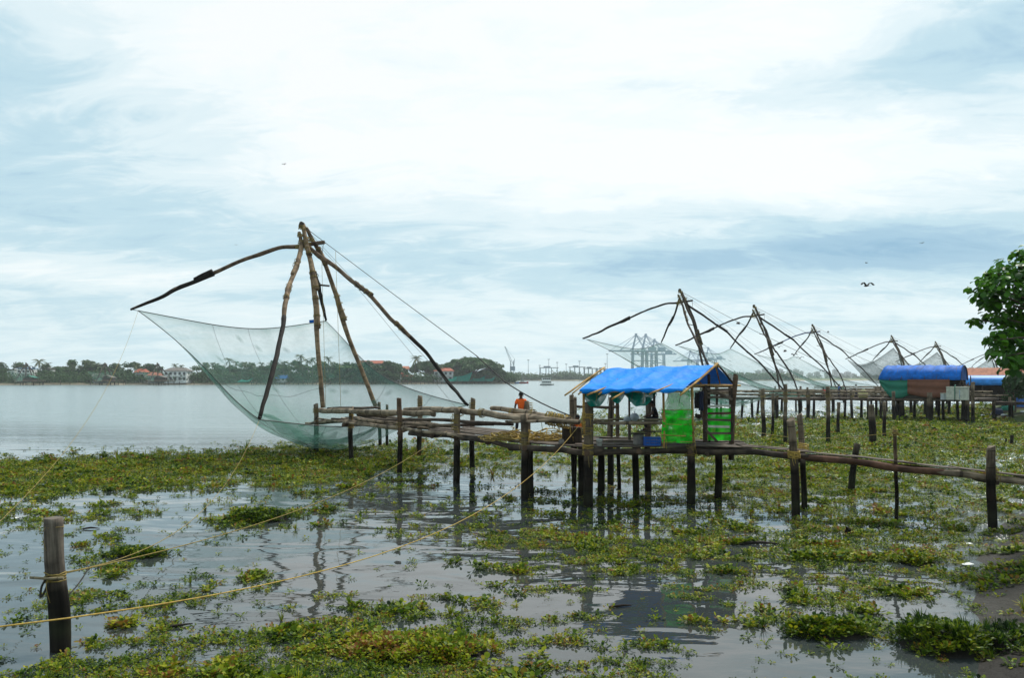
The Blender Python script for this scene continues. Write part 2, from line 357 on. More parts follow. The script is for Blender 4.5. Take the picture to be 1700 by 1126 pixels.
# near shore: runs under the camera and up the right side ----------
SH = [(-150, -14), (-60, 3), (-20, 6), (0, 7.5), (4.2, 8.8), (6.9, 11.6), (9.0, 15), (12.0, 20), (14.9, 24), (18.0, 28), (24.5, 35), (41, 56), (52, 80), (60, 100), (78, 130), (122, 200), (195, 310), (330, 520), (700, 1000), (1500, 1100)]
def shore_dist(x, y):                      # >0 on land
    best = 1e9; sgn = 1
    for (ax, ay), (bx, by) in zip(SH, SH[1:]):
        dx, dy = bx-ax, by-ay; t = max(0, min(1, ((x-ax)*dx+(y-ay)*dy)/(dx*dx+dy*dy)))
        d = math.hypot(x-ax-t*dx, y-ay-t*dy)
        if d < best: best = d; sgn = 1 if dx*(y-ay)-dy*(x-ax) < 0 else -1
    return best*sgn
def land_z(x, y):
    d = shore_dist(x, y)
    s = -.5*math.exp(-max(0, d+2.2)/.9)+.03*(d > -.3) + (2.9*(1-math.exp(-max(0, d)/9)))
    k = max(0, min(1, (y-60)/40)); top = 3.3*(1-k)+1.25*k
    return min(s, top)+.10*noise.noise(Vector((x*.35, y*.35, 0)))+.09*noise.noise(Vector((x*1.3, y*1.3, 3)))
tb = MB(); rows = []
us = []
for (a, c) in zip(SH, SH[1:]):
    L = math.hypot(c[0]-a[0], c[1]-a[1]); k = max(1, min(14, int(L/2.2)))
    us += [(a[0]+(c[0]-a[0])*i/k, a[1]+(c[1]-a[1])*i/k, c[0]-a[0], c[1]-a[1]) for i in range(k)]
offs = [-3, -1.5, -.7, -.2, .4, 1, 1.8, 2.8, 4, 6, 9, 14, 24, 60]
for (x, y, dx, dy) in us:
    L = math.hypot(dx, dy); nx, ny = dy/L, -dx/L; r = []
    for o_ in offs:
        px_, py_ = x+nx*o_, y+ny*o_; r.append(len(tb.v)); tb.v.append((px_, py_, land_z(px_, py_) if o_ > -3 else -1.0))
    rows.append(r)
for r0, r1 in zip(rows, rows[1:]):
    for k in range(len(offs)-1): tb.face((r0[k], r0[k+1], r1[k+1], r1[k]), None, True)
m, T, b = newmat('muddy_shore'); gm = T.n('ShaderNodeNewGeometry')
q1 = T.n('ShaderNodeTexNoise', i_Scale=.8, i_Detail=9.0, i_Roughness=.65); T.l(gm.outputs['Position'], q1.inputs['Vector'])
q2 = T.n('ShaderNodeTexNoise', i_Scale=.14, i_Detail=4.0); T.l(gm.outputs['Position'], q2.inputs['Vector'])
c = T.ramp(q1.outputs[0], [(.3, (.05, .042, .03)), (.55, (.12, .10, .07)), (.75, (.26, .21, .14))])
spz = T.n('ShaderNodeSeparateXYZ'); T.l(gm.outputs['Position'], spz.inputs[0]); c = T.mix(T.m('SUBTRACT', 1.0, T.m('MULTIPLY', T.m('MAXIMUM', T.m('SUBTRACT', spz.outputs[2], .75), 0.0), 1.2, clamp=True), clamp=True), c, (.014, .012, .009))
grs_ = T.n('ShaderNodeMix', data_type='RGBA'); grs_.inputs[6].default_value = (.03, .027, .02, 1); grs_.inputs[7].default_value = (.05, .075, .02, 1); T.l(T.m('DIVIDE', T.m('SUBTRACT', spz.outputs[1], 38.0), 20.0, clamp=True), grs_.inputs[0])
c = T.mix(T.ramp(q2.outputs[0], [(.44, 0.0), (.56, .85)]), c, grs_.outputs[2]); T.l(c, b.inputs['Base Color']); T.l(T.m('ADD', .6, T.m('MULTIPLY', T.m('SUBTRACT', spz.outputs[2], .05), .9, clamp=True)), b.inputs['Roughness'])
bp = T.n('ShaderNodeBump', i_Strength=1.0, i_Distance=.22); T.l(q1.outputs[0], bp.inputs['Height']); T.l(bp.outputs[0], b.inputs['Normal'])
b.inputs['Specular IOR Level'].default_value = .12; M['mud'] = m
tag(tb.obj('shore', m), kind='structure')
# far bank of the river ----------------------------------------------
def bank_strip(name, pts, depth, hts, m, wob=2.0):
    tb = MB(); rows = []
    P2 = []
    for a, c in zip(pts, pts[1:]):
        k = max(2, int(math.dist(a, c)/8)); P2 += [(a[0]+(c[0]-a[0])*i/k, a[1]+(c[1]-a[1])*i/k) for i in range(k)]
    P2.append(pts[-1])
    for (x, y) in P2:
        r = []; w_ = wob*noise.noise(Vector((x*.05, 1, 0)))
        for o_, z in hts:
            r.append(len(tb.v)); tb.v.append((x, y+w_+o_*depth, z+(.25*noise.noise(Vector((x*.13, o_*9, 0))) if z > 0 else 0)))
        rows.append(r)
    for r0, r1 in zip(rows, rows[1:]):
        for k in range(len(hts)-1): tb.face((r0[k], r1[k], r1[k+1], r0[k+1]), None, True)
    return tb.obj(name, m)
m, T, b = newmat('river_bank_ground'); gm = T.n('ShaderNodeNewGeometry'); q1 = T.n('ShaderNodeTexNoise', i_Scale=.12, i_Detail=6.0); T.l(gm.outputs['Position'], q1.inputs['Vector'])
sp = T.n('ShaderNodeSeparateXYZ'); T.l(gm.outputs['Position'], sp.inputs[0])
g = T.m('DIVIDE', T.m('SUBTRACT', T.m('ADD', sp.outputs[2], T.m('MULTIPLY', T.m('SUBTRACT', q1.outputs[0], .5), 2.2)), 1.0), .5, clamp=True)
T.l(T.mix(g, (.30, .24, .16), (.07, .11, .03)), b.inputs['Base Color']); b.inputs['Roughness'].default_value = .9
M['bankmat'] = m
FB = [(-560, 520), (-340, 520), (-210, 532), (-110, 560), (-40, 600), (2, 625)]
prof = [(0, -.4), (.012, .5), (.03, 1.1), (.08, 1.7), (.3, 2.4), (1, 3.5)]
tag(bank_strip('far_bank', FB, 160, prof, m), kind='structure')
FB2 = [(-60, 1190), (90, 1180), (260, 1170), (420, 1190), (760, 1300), (1200, 1400)]
tag(bank_strip('distant_bank', FB2, 120, prof, m), kind='structure')
FB3 = [(300, 2150), (1500, 2150), (2600, 2150)]
tag(bank_strip('horizon_bank', FB3, 200, prof, m), kind='structure')
def bank_y(x, L=FB):
    for a, c in zip(L, L[1:]):
        if a[0] <= x <= c[0]: return a[1]+(c[1]-a[1])*(x-a[0])/(c[0]-a[0])
    return L[-1][1]
# ================================================================ FLOATING WEED
def fb(x, y, s):                            # numpy value noise
    def h(ix, iy): 
        n = np.sin(ix*127.1+iy*311.7+s*17.3)*43758.5453; return n-np.floor(n)
    tot = 0; amp = .5; f = 1; nrm = 0
    for o in range(4):
        xi, yi = np.floor(x*f), np.floor(y*f); fx, fy = x*f-xi, y*f-yi; fx = fx*fx*(3-2*fx); fy = fy*fy*(3-2*fy)
        v = h(xi, yi)*(1-fx)*(1-fy)+h(xi+1, yi)*fx*(1-fy)+h(xi, yi+1)*(1-fx)*fy+h(xi+1, yi+1)*fx*fy
        tot = tot+v*amp; nrm += amp; amp *= .55; f *= 2.1
    return tot/nrm
COV = [(672, '000000000000000039'), (680, '000000000011111479'), (690, '000000000022133699'), (700, '000000110335567999'), (715, '000002663466668998'), (728, '000000342466778987'),
 (740, '000014345656788886'), (748, '012357875556788876'), (757, '236799975555788875'), (770, '689999986444788865'), (785, '999978653345787776'), (800, '998747522234777666'),
 (815, '885323212333676664'), (833, '432113224454567654'), (850, '464246443434467653'), (865, '342074235324436453'), (885, '232111226656567652'), (905, '236110125777767751'),
 (930, '114110012466567741'), (955, '103441011454566641'), (980, '124540012532566531'), (1000, '133212553233555421'), (1025, '133346764323444431'), (1050, '245568865422344544'),
 (1080, '556788886542122325'), (1110, '677899987665211116'), (1180, '677899998776553336')]
cy = np.array([r[0] for r in COV], float); cg = np.array([[int(ch)/9 for ch in r[1]] for r in COV])
def cover(x, y):
    px = x/y*FPX+850; py = HOR+CAMH*FPX/y
    gx = np.clip(px/100, 0, 16.999); ix = np.floor(gx).astype(int); fx = gx-ix
    iy = np.clip(np.searchsorted(cy, py)-1, 0, len(cy)-2); fy = np.clip((py-cy[iy])/(cy[iy+1]-cy[iy]), 0, 1)
    c_ = (cg[iy, ix]*(1-fx)+cg[iy, ix+1]*fx)*(1-fy)+(cg[iy+1, ix]*(1-fx)+cg[iy+1, ix+1]*fx)*fy
    return np.where(py < 672, 0, c_)
rs = np.random.RandomState(4)
pts = []
D = 9.5
while D < 150:
    st = .082+.0026*(D-9.5) if D < 60 else .2133+.006*(D-60)
    xmax = .60*D+5 if D < 60 else .66*D; xmin = -.66*D-3
    if D > 62: xmin = .08*D
    n = int((xmax-xmin)/st); x = xmin+np.arange(n)*st+rs.uniform(-.5, .5, n)*st*1.4; y = D+rs.uniform(-.5, .5, n)*st*1.4
    pts.append(np.stack([x, y, np.full(n, st)], 1)); D += st
pts = np.concatenate(pts); x, y, st = pts.T
cv = cover(x, y)
nz = .36*fb(x*.7, y*1.3, 1)+.64*fb(x*1.9, y*3.0, 5)            # clumps and rafts
nz = np.clip((nz-.5)*3.0+.5, 0, 1)+rs.uniform(-.10, .22, len(x))
cv = np.where((y < 34) & (x > .56*y), np.maximum(cv, .42), cv)
keep = nz < cv*1.04-.10+.03*(cv > .8)
strag = (rs.rand(len(x)) < .012*(cv > .02)) 
keep |= strag
sd_ = np.array([1.0 if shore_dist(a, c_) < (1.3 if c_ < 40 else .25) else 0.0 for a, c_ in zip(x[keep], y[keep])])
x, y, st, cv, nzk = x[keep], y[keep], st[keep], cv[keep], nz[keep]
ok = sd_ > 0; x, y, st, cv, nzk = x[ok], y[ok], st[ok], cv[ok], nzk[ok]
depth_in = np.clip((cv-nzk)*2.5, 0, 1)                          # plants stand taller inside a raft
# rosette prototypes
protos = bpy.data.collections.new('weed_prototypes')
def rosette(seed, R, Hh, nl, ls, grassy=False):
    r = random.Random(seed); mb = MB(); tint = []
    for k in range(nl):
        a = 2*math.pi*k/nl*1.618*3+r.uniform(-.5, .5); rad = R*math.sqrt(r.uniform(.05, 1)); hz_ = Hh*r.uniform(.25, 1)*(1.15-.55*rad/R)
        base = Vector((math.cos(a)*rad*.2, math.sin(a)*rad*.2, -.01)); tip = Vector((math.cos(a)*rad, math.sin(a)*rad, hz_))
        out = Vector((math.cos(a), math.sin(a), 0)); side = Vector((-math.sin(a), math.cos(a), 0)); tl = r.uniform(-.2, .9); s_ = ls*r.uniform(.6, 1.25)
        fwd = (out*math.cos(tl)+Vector((0, 0, 1))*math.sin(tl)); t0 = min(1, max(0, r.gauss(.47, .29)))
        b0 = len(mb.v)
        if grassy:
            wdt = .008
            for q, (p_, w2) in enumerate(((base, wdt), (base.lerp(tip*1.6, .5)+Vector((0, 0, .05)), wdt), (tip*1.7, .002))):
                mb.v += [tuple(p_-side*w2), tuple(p_+side*w2)]
            mb.face((b0, b0+1, b0+3, b0+2)); mb.face((b0+2, b0+3, b0+5, b0+4)); tint += [t0]*6; continue
        wd = .006
        mb.v += [tuple(base-side*wd), tuple(base+side*wd), tuple(tip+side*wd), tuple(tip-side*wd)]; mb.face((b0, b0+1, b0+2, b0+3)); tint += [t0*.8+.1]*4
        b1 = len(mb.v); up = side.cross(fwd)*-1
        cup = r.uniform(.05, .3)
        prof_ = [(0, 0, 0), (.35, .42, cup), (.8, .40, cup), (1.05, 0, cup*.3), (.8, -.40, cup), (.35, -.42, cup)]
        for (f_, s2, u_) in prof_: mb.v.append(tuple(tip+fwd*f_*s_+side*s2*s_+Vector((0, 0, 1))*u_*s_*.5))
        mb.v.append(tuple(tip+fwd*.5*s_)); tint += [t0]*3+[min(1, t0+.1)]+[t0]*2+[max(0, t0-.08)]
        for q in range(6): mb.face((b1+6, b1+q, b1+(q+1) % 6), None, True)
    me = mb.mesh('weed_plant', M['weed']); settint(me, tint); return me, mb, tint
PR = []
for i in range(12):
    if i < 5: a = rosette(i, .14, .045, 12, .058)
    elif i < 9: a = rosette(i, .125, .085, 14, .072)
    elif i < 11: a = rosette(i, .12, .03, 11, .052)
    else: a = rosette(i, .10, .20, 22, .07, True)
    PR.append(a); o = bpy.data.objects.new('weed_plant_%02d' % i, a[0]); protos.objects.link(o)
n = len(x)
idx = np.where(depth_in > .35, rs.randint(0, 9, n), rs.randint(0, 5, n)); lowp = rs.rand(n) < .3; idx = np.where(lowp, rs.randint(9, 11, n), idx)
grs = (rs.rand(n) < .012) & (depth_in > .3); idx = np.where(grs, 11, idx)
big = fb(x*.9+40, y*1.2, 9)                                      # patches of taller darker plants
scl = .66*(st/.082)**.66*rs.uniform(.5, 1.5, n)*(.8+.85*np.clip((big-.53)*5, 0, 1)*np.clip(depth_in*2.5, 0, 1))
scl = np.where(y > 60, scl*1.1, scl)
me = bpy.data.meshes.new('floating_weed'); zz = rs.uniform(0, .015, n); nb = [i for i in range(n) if y[i] < 40 and x[i] > .52*y[i]-1.5]
for i in nb: zz[i] = max(zz[i], land_z(x[i], y[i])+.01)
me.from_pydata(np.stack([x, y, zz], 1).tolist(), [], [])
me.attributes.new('idx', 'INT', 'POINT').data.foreach_set('value', idx.astype(np.int32))
me.attributes.new('scl', 'FLOAT', 'POINT').data.foreach_set('value', scl.astype(np.float32))
rot = np.stack([rs.uniform(-.25, .25, n), rs.uniform(-.25, .25, n), rs.uniform(0, 6.28, n)], 1).astype(np.float32)
me.attributes.new('rot', 'FLOAT_VECTOR', 'POINT').data.foreach_set('vector', rot.ravel())
wo = tag(link(bpy.data.objects.new('floating_weed', me)), 'green and yellowish floating water weed spread in rafts over the calm grey water', 'water weed', kind='stuff')
gn = bpy.data.node_groups.new('scatter_weed', 'GeometryNodeTree')
gn.interface.new_socket('Geometry', in_out='INPUT', socket_type='NodeSocketGeometry'); gn.interface.new_socket('Geometry', in_out='OUTPUT', socket_type='NodeSocketGeometry')
g = NT(gn); gi = g.n('NodeGroupInput'); go = g.n('NodeGroupOutput'); ip = g.n('GeometryNodeInstanceOnPoints'); ci = g.n('GeometryNodeCollectionInfo')
ci.inputs['Collection'].default_value = protos; ci.inputs['Separate Children'].default_value = True; ci.inputs['Reset Children'].default_value = True
ip.inputs['Pick Instance'].default_value = True
def na(nm, ty): q = g.n('GeometryNodeInputNamedAttribute'); q.data_type = ty; q.inputs['Name'].default_value = nm; return q.outputs['Attribute']
g.l(gi.outputs[0], ip.inputs['Points']); g.l(ci.outputs[0], ip.inputs['Instance']); g.l(na('idx', 'INT'), ip.inputs['Instance Index'])
er = g.n('FunctionNodeEulerToRotation'); g.l(na('rot', 'FLOAT_VECTOR'), er.inputs[0]); g.l(er.outputs[0], ip.inputs['Rotation']); g.l(na('scl', 'FLOAT'), ip.inputs['Scale'])
g.l(ip.outputs[0], go.inputs[0])
wo.modifiers.new('scatter', 'NODES').node_group = gn
print('weed plants', n)
# raised mounds of weed
def mound(px, py, rx, ry, hh, label, n, sds=(0, 9), dark=0.0):
    c_ = G(px, py); r = random.Random(px); mb = MB(); tint = []
    def H(u, v):
        q = max(0, 1-u*u-v*v); return hh*math.sqrt(q)*(.75+.5*noise.noise(Vector((u*2+px, v*2, 0))))
    gb = MB(); gb.grid(lambda u, v: ((u-.5)*2*rx*.93, (v-.5)*2*ry*.93, max(-.15, H((u-.5)*2, (v-.5)*2)*.8-.03)), 16, 12)
    root = thing('weed_mound', label, 'water weed', c_)
    gb.obj('root_mat', M['mud'], root)
    for _ in range(n):
        a, rr = r.uniform(0, 6.283), math.sqrt(r.random())*(1+.18*r.gauss(0, 1)*.6); u, v = math.cos(a)*rr, math.sin(a)*rr
        _, p, tt = PR[r.randint(*sds)]; sc_ = r.uniform(.6, 1.2)
        Mx = Matrix.Translation((u*rx, v*ry, H(u, v))) @ Matrix.Rotation(r.uniform(0, 6.28), 4, 'Z') @ Matrix.Rotation(r.uniform(-.5, .5), 4, 'X') @ Matrix.Scale(sc_, 4)
        b0 = len(mb.v); mb.v += [tuple(Mx @ Vector(q)) for q in p.v]; dt = r.gauss(-.04-dark, .16)
        tint += [min(1, max(0, q+dt)) for q in tt]
        for f_ in p.f: mb.face([b0+i for i in f_], None, True)
    o = mb.obj('foliage', M['weed'], root); settint(o.data, tint); o['kind'] = 'stuff'
mound(430, 862, 1.15, .85, .30, 'raised oval island of weed on the left, beyond the foreground post', 300)
mound(1563, 1072, .82, .75, .42, 'tall dark hummock of piled weed at lower right with brown roots', 280, (3, 11), .12)
mound(1378, 1052, .85, .45, .26, 'leafy green weed hummock between open mud water, left of the tall dark one', 190, (3, 8), .05)
mound(1706, 1078, .95, .8, .35, 'weed heap cut off by the right edge of the photo', 240, (3, 11), .12)
mound(228, 922, .85, .45, .14, 'low weed island crossed by the ropes right of the foreground post', 150, (0, 8), .06)
mound(690, 1082, 1.5, .7, .16, 'broad leafy rise in the weed at bottom centre', 260, (3, 8), .02)
mound(1525, 935, .55, .35, .2, 'small dark tuft of weed near the rightmost walkway pile', 60, (5, 8), .12)
# ================================================================ CANTILEVERED FISHING NETS
ORG = Vector((-11, 54, 0))
def lerp3(a, b, t): return Vector(a).lerp(Vector(b), t)
def lash(parent, p, r, ax=(0, 0, 1), turns=5, w=.028, m='rope', hgt=.25, name='lashing', loose=True):
    """rope wound round a pole at p; ax = pole direction"""
    z = Vector(ax).normalized(); x = z.cross(Vector((.3, 1, .2))).normalized(); y = z.cross(x); mb = MB(); pts = []
    w *= .72; k = turns*7; hgt *= rnd.uniform(.8, 1.5)
    for i in range(k+1):
        a = 2*math.pi*i/7; pts.append(p+x*math.cos(a)*(r+w*.6)+y*math.sin(a)*(r+w*.6)+z*((i/k-.5)*hgt+rnd.uniform(-.03, .03)))
    mb.tube(pts, w*.55, 5, caps=False, sub=1)
    if loose:
        a = rnd.uniform(3.6, 5.6); q = p+Vector((math.cos(a), math.sin(a), 0))*(r+w)
        mb.tube([q, q+Vector((math.cos(a)*.08, math.sin(a)*.08, -.12)), q+Vector((math.cos(a)*.03+.04, math.sin(a)*.03, -.3-rnd.uniform(0, .3)))], w*.4, 4, sub=2)
    return mb.obj(name, M[m], parent)
def line(parent, pts, r=.02, m='rope_thin', name='rope', n=4, sag=0.0, k=10):
    pts = [Vector(p) for p in pts]
    if len(pts) == 2: pts = [pts[0].lerp(pts[1], i/k)-Vector((0, 0, sag*4*(i/k)*(1-i/k))) for i in range(k+1)]
    return MB().tube(pts, r, n, caps=False, sub=1).obj(name, M[m], parent)
def build_net(label, group, netkind='bag', blue=False, rs=1.0, dk=False):
    sgk = .60 if dk else 1.0
    root = thing('fishing_net', label, 'fishing net', ORG, group=group); root.location = ORG
    Q = lambda px, py, D: P(px, py, D)-ORG
    def T_(name, pts, r, m, lashes=(), sleeve=()):
        if dk: m = {'mast': 'log_dark', 'boomw': 'black'}.get(m, m)
        if dk: sleeve = sleeve[:1]
        r = [q*rs for q in (r if hasattr(r, '__len__') else [r]*len(pts))]
        pts3 = [Q(*p) for p in pts]; mb = MB().tube(pts3, r, 8, .22, sub=4); o = mb.obj(name, M[m], root)
        for s_ in sleeve:                                 # overlapping splice pieces tied to the spar
            i, t, L = s_; a = pts3[i].lerp(pts3[i+1], t); d = (pts3[i+1]-pts3[i]).normalized(); rr = r[i] if hasattr(r, '__len__') else r
            off = Vector((0, -rr*.5, rr*.8)) if abs(d.z) < .8 else Vector((rr*.75, -rr*.5, 0))
            MB().tube([a-d*L/2+off, a+off, a+d*L/2+off], [rr*.85, rr*.9, rr*.75], 7, .3, sub=3).obj('splice', M[m], o)
            for e in (-.4, -.13, .13, .4):
                if e > -.3 and rnd.random() < .3: continue
                lash(o, a+d*L*e+off*.5, rr*1.32, d, 3, .03, 'rope_dark' if m == 'black' else 'rope_old', .1, loose=False)
        return o
    # A-frame legs
    T_('mast_leg', [(536, 677, 52), (531, 610, 52.4), (525, 530, 53.2), (521, 470, 54), (513, 425, 55), (503, 373, 56)], [.17, .17, .19, .21, .19, .16], 'mast', sleeve=((2, .2, 2.4), (3, .1, 1.6), (4, .3, 1.5)))
    T_('mast_leg', [(624, 675, 56.5), (600, 612, 56.6), (578, 560, 56.6), (562, 505, 56.5), (545, 452, 56.4), (525, 408, 56.3), (508, 378, 56)], [.18, .17, .18, .20, .17, .17, .14], 'mast', sleeve=((3, -.1, 2.0), (4, .6, 1.4)))
    # booms: seaward left, near, back, shoreward
    T_('boom', [(539, 402, 55.9), (500, 409, 56), (468, 411, 56), (440, 419, 56), (398, 434, 55.9), (352, 455, 55.9), (322, 467, 55.8), (292, 480, 55.8), (272, 491, 55.8), (246, 502, 55.8), (218, 513, 55.8)],
       [.15, .17, .16, .16, .15, .15, .14, .13, .12, .10, .07], 'boomw' if not blue else 'bluepole')
    MB().tube([Q(323, 465, 55.6), Q(338, 459, 55.6), Q(353, 450.5, 55.6)], [.17, .2, .16], 8, .3).obj('splice', M['black'], root)
    MB().tube([Q(355, 455, 55.8), Q(322, 468, 55.8), Q(291, 481, 55.8), Q(271, 492, 55.8), Q(245, 503, 55.8), Q(217, 514, 55.8)], [.155, .15, .14, .13, .11, .08], 8, .2).obj('boom_tip', M['black'], root)
    T_('boom', [(497, 386, 56), (501, 408, 55.4), (494, 436, 54), (482, 470, 52.2), (475, 497, 50.5), (470, 530, 49)], [.14, .17, .18, .17, .17, .16], 'mast', sleeve=((2, .3, 1.9), (3, .6, 1.9)))
    T_('boom_tip', [(471, 526, 49.1), (466, 560, 47.5), (457, 600, 45.6), (445, 645, 44), (430, 695, 42.6)], [.16, .15, .16, .15, .11], 'black')
    T_('boom', [(505, 400, 56.5), (515, 430, 58), (524, 460, 60), (532, 492, 62.5), (541, 531, 65.3)], [.17, .17, .18, .17, .11], 'black', sleeve=((2, .3, 2.2),))
    T_('boom', [(508, 404, 55.6), (530, 424, 55.2), (560, 446, 54.8), (590, 472, 54.3), (618, 493, 53.9), (640, 520, 53.5), (672, 553, 53.2)], [.15, .18, .17, .16, .16, .15, .14], 'boomw', sleeve=((3, .5, 1.6), (5, .9, 1.5)))
    T_('boom_tip', [(668, 548, 53.3), (700, 578, 53), (725, 608, 52.7), (750, 642, 52.4), (777, 674, 52.2)], [.15, .14, .14, .13, .10], 'black')
    # tie spar between back boom and leg, small cap pieces and lashings at the head
    T_('tie_spar', [(523, 472, 56), (547, 475, 56.5)], .07, 'log_dark')
    for (px, py, r_) in ((502, 378, .26), (500, 391, .26), (503, 404, .34), (499, 411, .36), (514, 398, .28)):
        lash(root, Q(px, py, 55.8), r_, (.1, 0, 1), 5, .045, 'rope_old', .3)
    MB().tube([Q(502, 371, 56), Q(499, 376, 55.8)], [.2, .16], 8, .3).obj('mast_cap', M['log_dark'], root)
    # ropes of the head
    line(root, [Q(537, 403, 55.9), Q(534, 428, 55.5)], .02, 'rope_dark', 'hanger')
    L_, B_, R_, F_ = Q(229, 516, 55.8), Q(541, 533, 65.3), Q(777, 673, 52.2), Q(430, 697, 42.6)
    line(root, [Q(218, 514, 55.8), L_], .02, 'rope_dark', 'hanger')
    # counterweight ropes back to the platform
    line(root, [Q(507, 378, 55.9), Q(650, 486, 49), Q(790, 590, 42)], .022, 'rope_dark', 'counter_rope')
    line(root, [Q(512, 384, 55.9), Q(778, 672, 44)], .012, 'rope_thin', 'counter_rope')
    line(root, [Q(514, 390, 55.9), Q(600, 486, 52), Q(756, 676, 46)], .012, 'rope_thin', 'counter_rope')
    # netting
    def ten(s): return (4*s*(1-s))
    def net(s, t):
        # s: 0 at sea side (L-B) .. 1 shore side (F-R);  t: 0 at L/F .. 1 at B/R
        a = L_.lerp(B_, t); c_ = F_.lerp(R_, t); p = a.lerp(c_, s)
        es, et = math.sin(math.pi*s), math.sin(math.pi*t)
        sag = 4.6*sgk*(es**.75)*(et**.8)*(.62+.62*s)
        p = p-Vector((0, 0, sag+1.0*et*(1-es)*(1.0 if s < .5 else .9)+.9*es*(1-et)))
        cen = Vector(((L_+B_+R_+F_)/4)); hz_ = Vector((cen.x-p.x, cen.y-p.y, 0)); e_ = 1-es*et
        p += hz_*(.16*(es*(1-et)+et*(1-es)))                        # hems pull inward between the corners
        p += Vector((0, 0, 1))*.10*es*et*math.sin(t*37+s*6+2*noise.noise(Vector((s*3, t*3, 1))))
        return p
    def peaked(s, t):
        top = Q(508, 445, 55.6)
        a = L_.lerp(B_, t); c_ = top.lerp(R_+Vector((-3, 0, 2)), t*.7); p = a.lerp(c_, s)
        es, et = math.sin(math.pi*s), math.sin(math.pi*t)
        return p-Vector((0, 0, 5.2*math.sin(math.pi*s**.72)*(.5+.5*et)+1.2*et))
    mb = MB(); nn = 44; fn = net if netkind == 'bag' else peaked
    mb.grid(fn, nn, nn); o = mb.obj('netting', M['net' if netkind == 'bag' else 'netdark'], root)
    dv = []
    for i in range(nn+1):
        for j in range(nn+1):
            s, t = i/nn, j/nn; d = math.hypot((s-.62)/.36, (t-.38)/.3); v = max(0, 1-d)**.9*.75
            e = min(s, t, 1-s, 1-t); v += .35*max(0, 1-e/.03)
            v += .16*max(0, noise.noise(Vector((math.atan2(t-.4, s-.6)*7, 0, 5))))*max(0, 1-d*.5)
            v += .62*max(0, 1-t/.09)*min(1, max(0, s-.15)*3)*(1-.4*s)+.25*max(0, 1-(1-s)/.12)*(1-t)
            v += .30*max(0, noise.noise(Vector((s*2.2+t*9, t*2.5-s*6, 7))))+(.5 if noise.noise(Vector((s*30, t*30, 2))) > .55 else 0)
            dv.append(v)
    a = o.data.attributes.new('dense', 'FLOAT', 'POINT'); a.data.foreach_set('value', dv)
    K = 26
    for f2 in (lambda k: (0, k), lambda k: (k, 0), lambda k: (1, k), lambda k: (k, 1)):
        line(root, [fn(*f2(k/K)) for k in range(K+1)], .03, 'rope_thin' if f2(0) != (0, 0) else 'rope_dark', 'hem_rope')
    for f2 in (lambda k: (k, .3), lambda k: (k, .5), lambda k: (.35, k), lambda k: (.6, k), lambda k: (.85, k)):
        line(root, [fn(*f2(k/K)) for k in range(K+1)], .012, 'rope_thin', 'seam')
    if netkind == 'bag':                                 # loose folds gathered at the low side of the bag
        for q in range(3):
            s0, t0, s1, t1 = ((.98, .02, .72, .42), (.95, .3, .62, .5), (.99, .6, .7, .45))[q]
            def fold(u, v, s0=s0, t0=t0, s1=s1, t1=t1, q=q):
                s, t = s0+(s1-s0)*u, t0+(t1-t0)*u; wv = (.03+.16*u)*(v-.5)
                p = Vector(net(min(1, s+wv*.4), max(0, min(1, t+wv)))); return p+Vector((0, 0, .25+.9*math.sin(math.pi*u)*(v*(1-v)*2)+.08*math.sin(v*16+u*5)))
            mb = MB(); mb.grid(fold, 14, 14); o2 = mb.obj('netting_fold', M['net'], root)
            a = o2.data.attributes.new('dense', 'FLOAT', 'POINT'); a.data.foreach_set('value', [.30]*len(mb.v))
    return root
M['bluepole'] = woodmat('blue_pole', (.01, .03, .12), (.03, .08, .30))
net0 = build_net('largest and nearest fishing net, its green mesh hanging over open water on the left', 'cantilevered fishing nets', rs=.9)
# stray things on the nearest net only
obj_ = lambda mb, nm, m, par: mb.obj(nm, M[m], par)
MB().beam(P(514, 534, 64.9)-ORG, P(524, 533, 64.9)-ORG, .25, .22).obj('blue_float', M['tarp2'], net0)
rib = lambda a, b, r, m, s=0.3: line(None, [a, b], r, m, 'rope', 5, s)
net2 = build_net('', 'cantilevered fishing nets', rs=.72, dk=True)
net_b = build_net('', 'cantilevered fishing nets', 'peak', rs=.85, dk=True)
net_c = build_net('', 'cantilevered fishing nets', 'bag', True, .72, True)
apx = P(503, 373, 56)-ORG
def place_net(o, px, py, label, rz=0, s=1.0):
    D = (apx.z*s-CAMH)*FPX/(HOR-py); X_ = (px-850)/FPX*D
    a = Matrix.Rotation(rz, 3, 'Z') @ apx
    o.location = (X_-a.x*s, D-a.y*s, 0); o.rotation_euler = (0, 0, rz); o.scale = (s, s, s); o['label'] = label; return D
place_net(net2, 1129, 482, 'second fishing net, its mast rising just behind the blue roof of the near hut')
net3 = copy_tree(net2); place_net(net3, 1252, 508, 'third fishing net in the row, pale green mesh sagging right of the near hut', .05)
place_net(net_c, 1349, 540, 'fourth fishing net with a blue-painted left boom, standing left of the barrel-roofed hut')
place_net(net_b, 1480, 558, 'fifth fishing net, mesh hauled to a tall grey peak above the barrel roof')
net6 = copy_tree(net_b); place_net(net6, 1553, 568, 'sixth fishing net, small grey mesh peak above the right end of the barrel roof', -.06)
net7 = copy_tree(net_b); place_net(net7, 1641, 582, 'farthest fishing net of the near shore, small, beside the big-leaved tree above the tiled roof', .05)
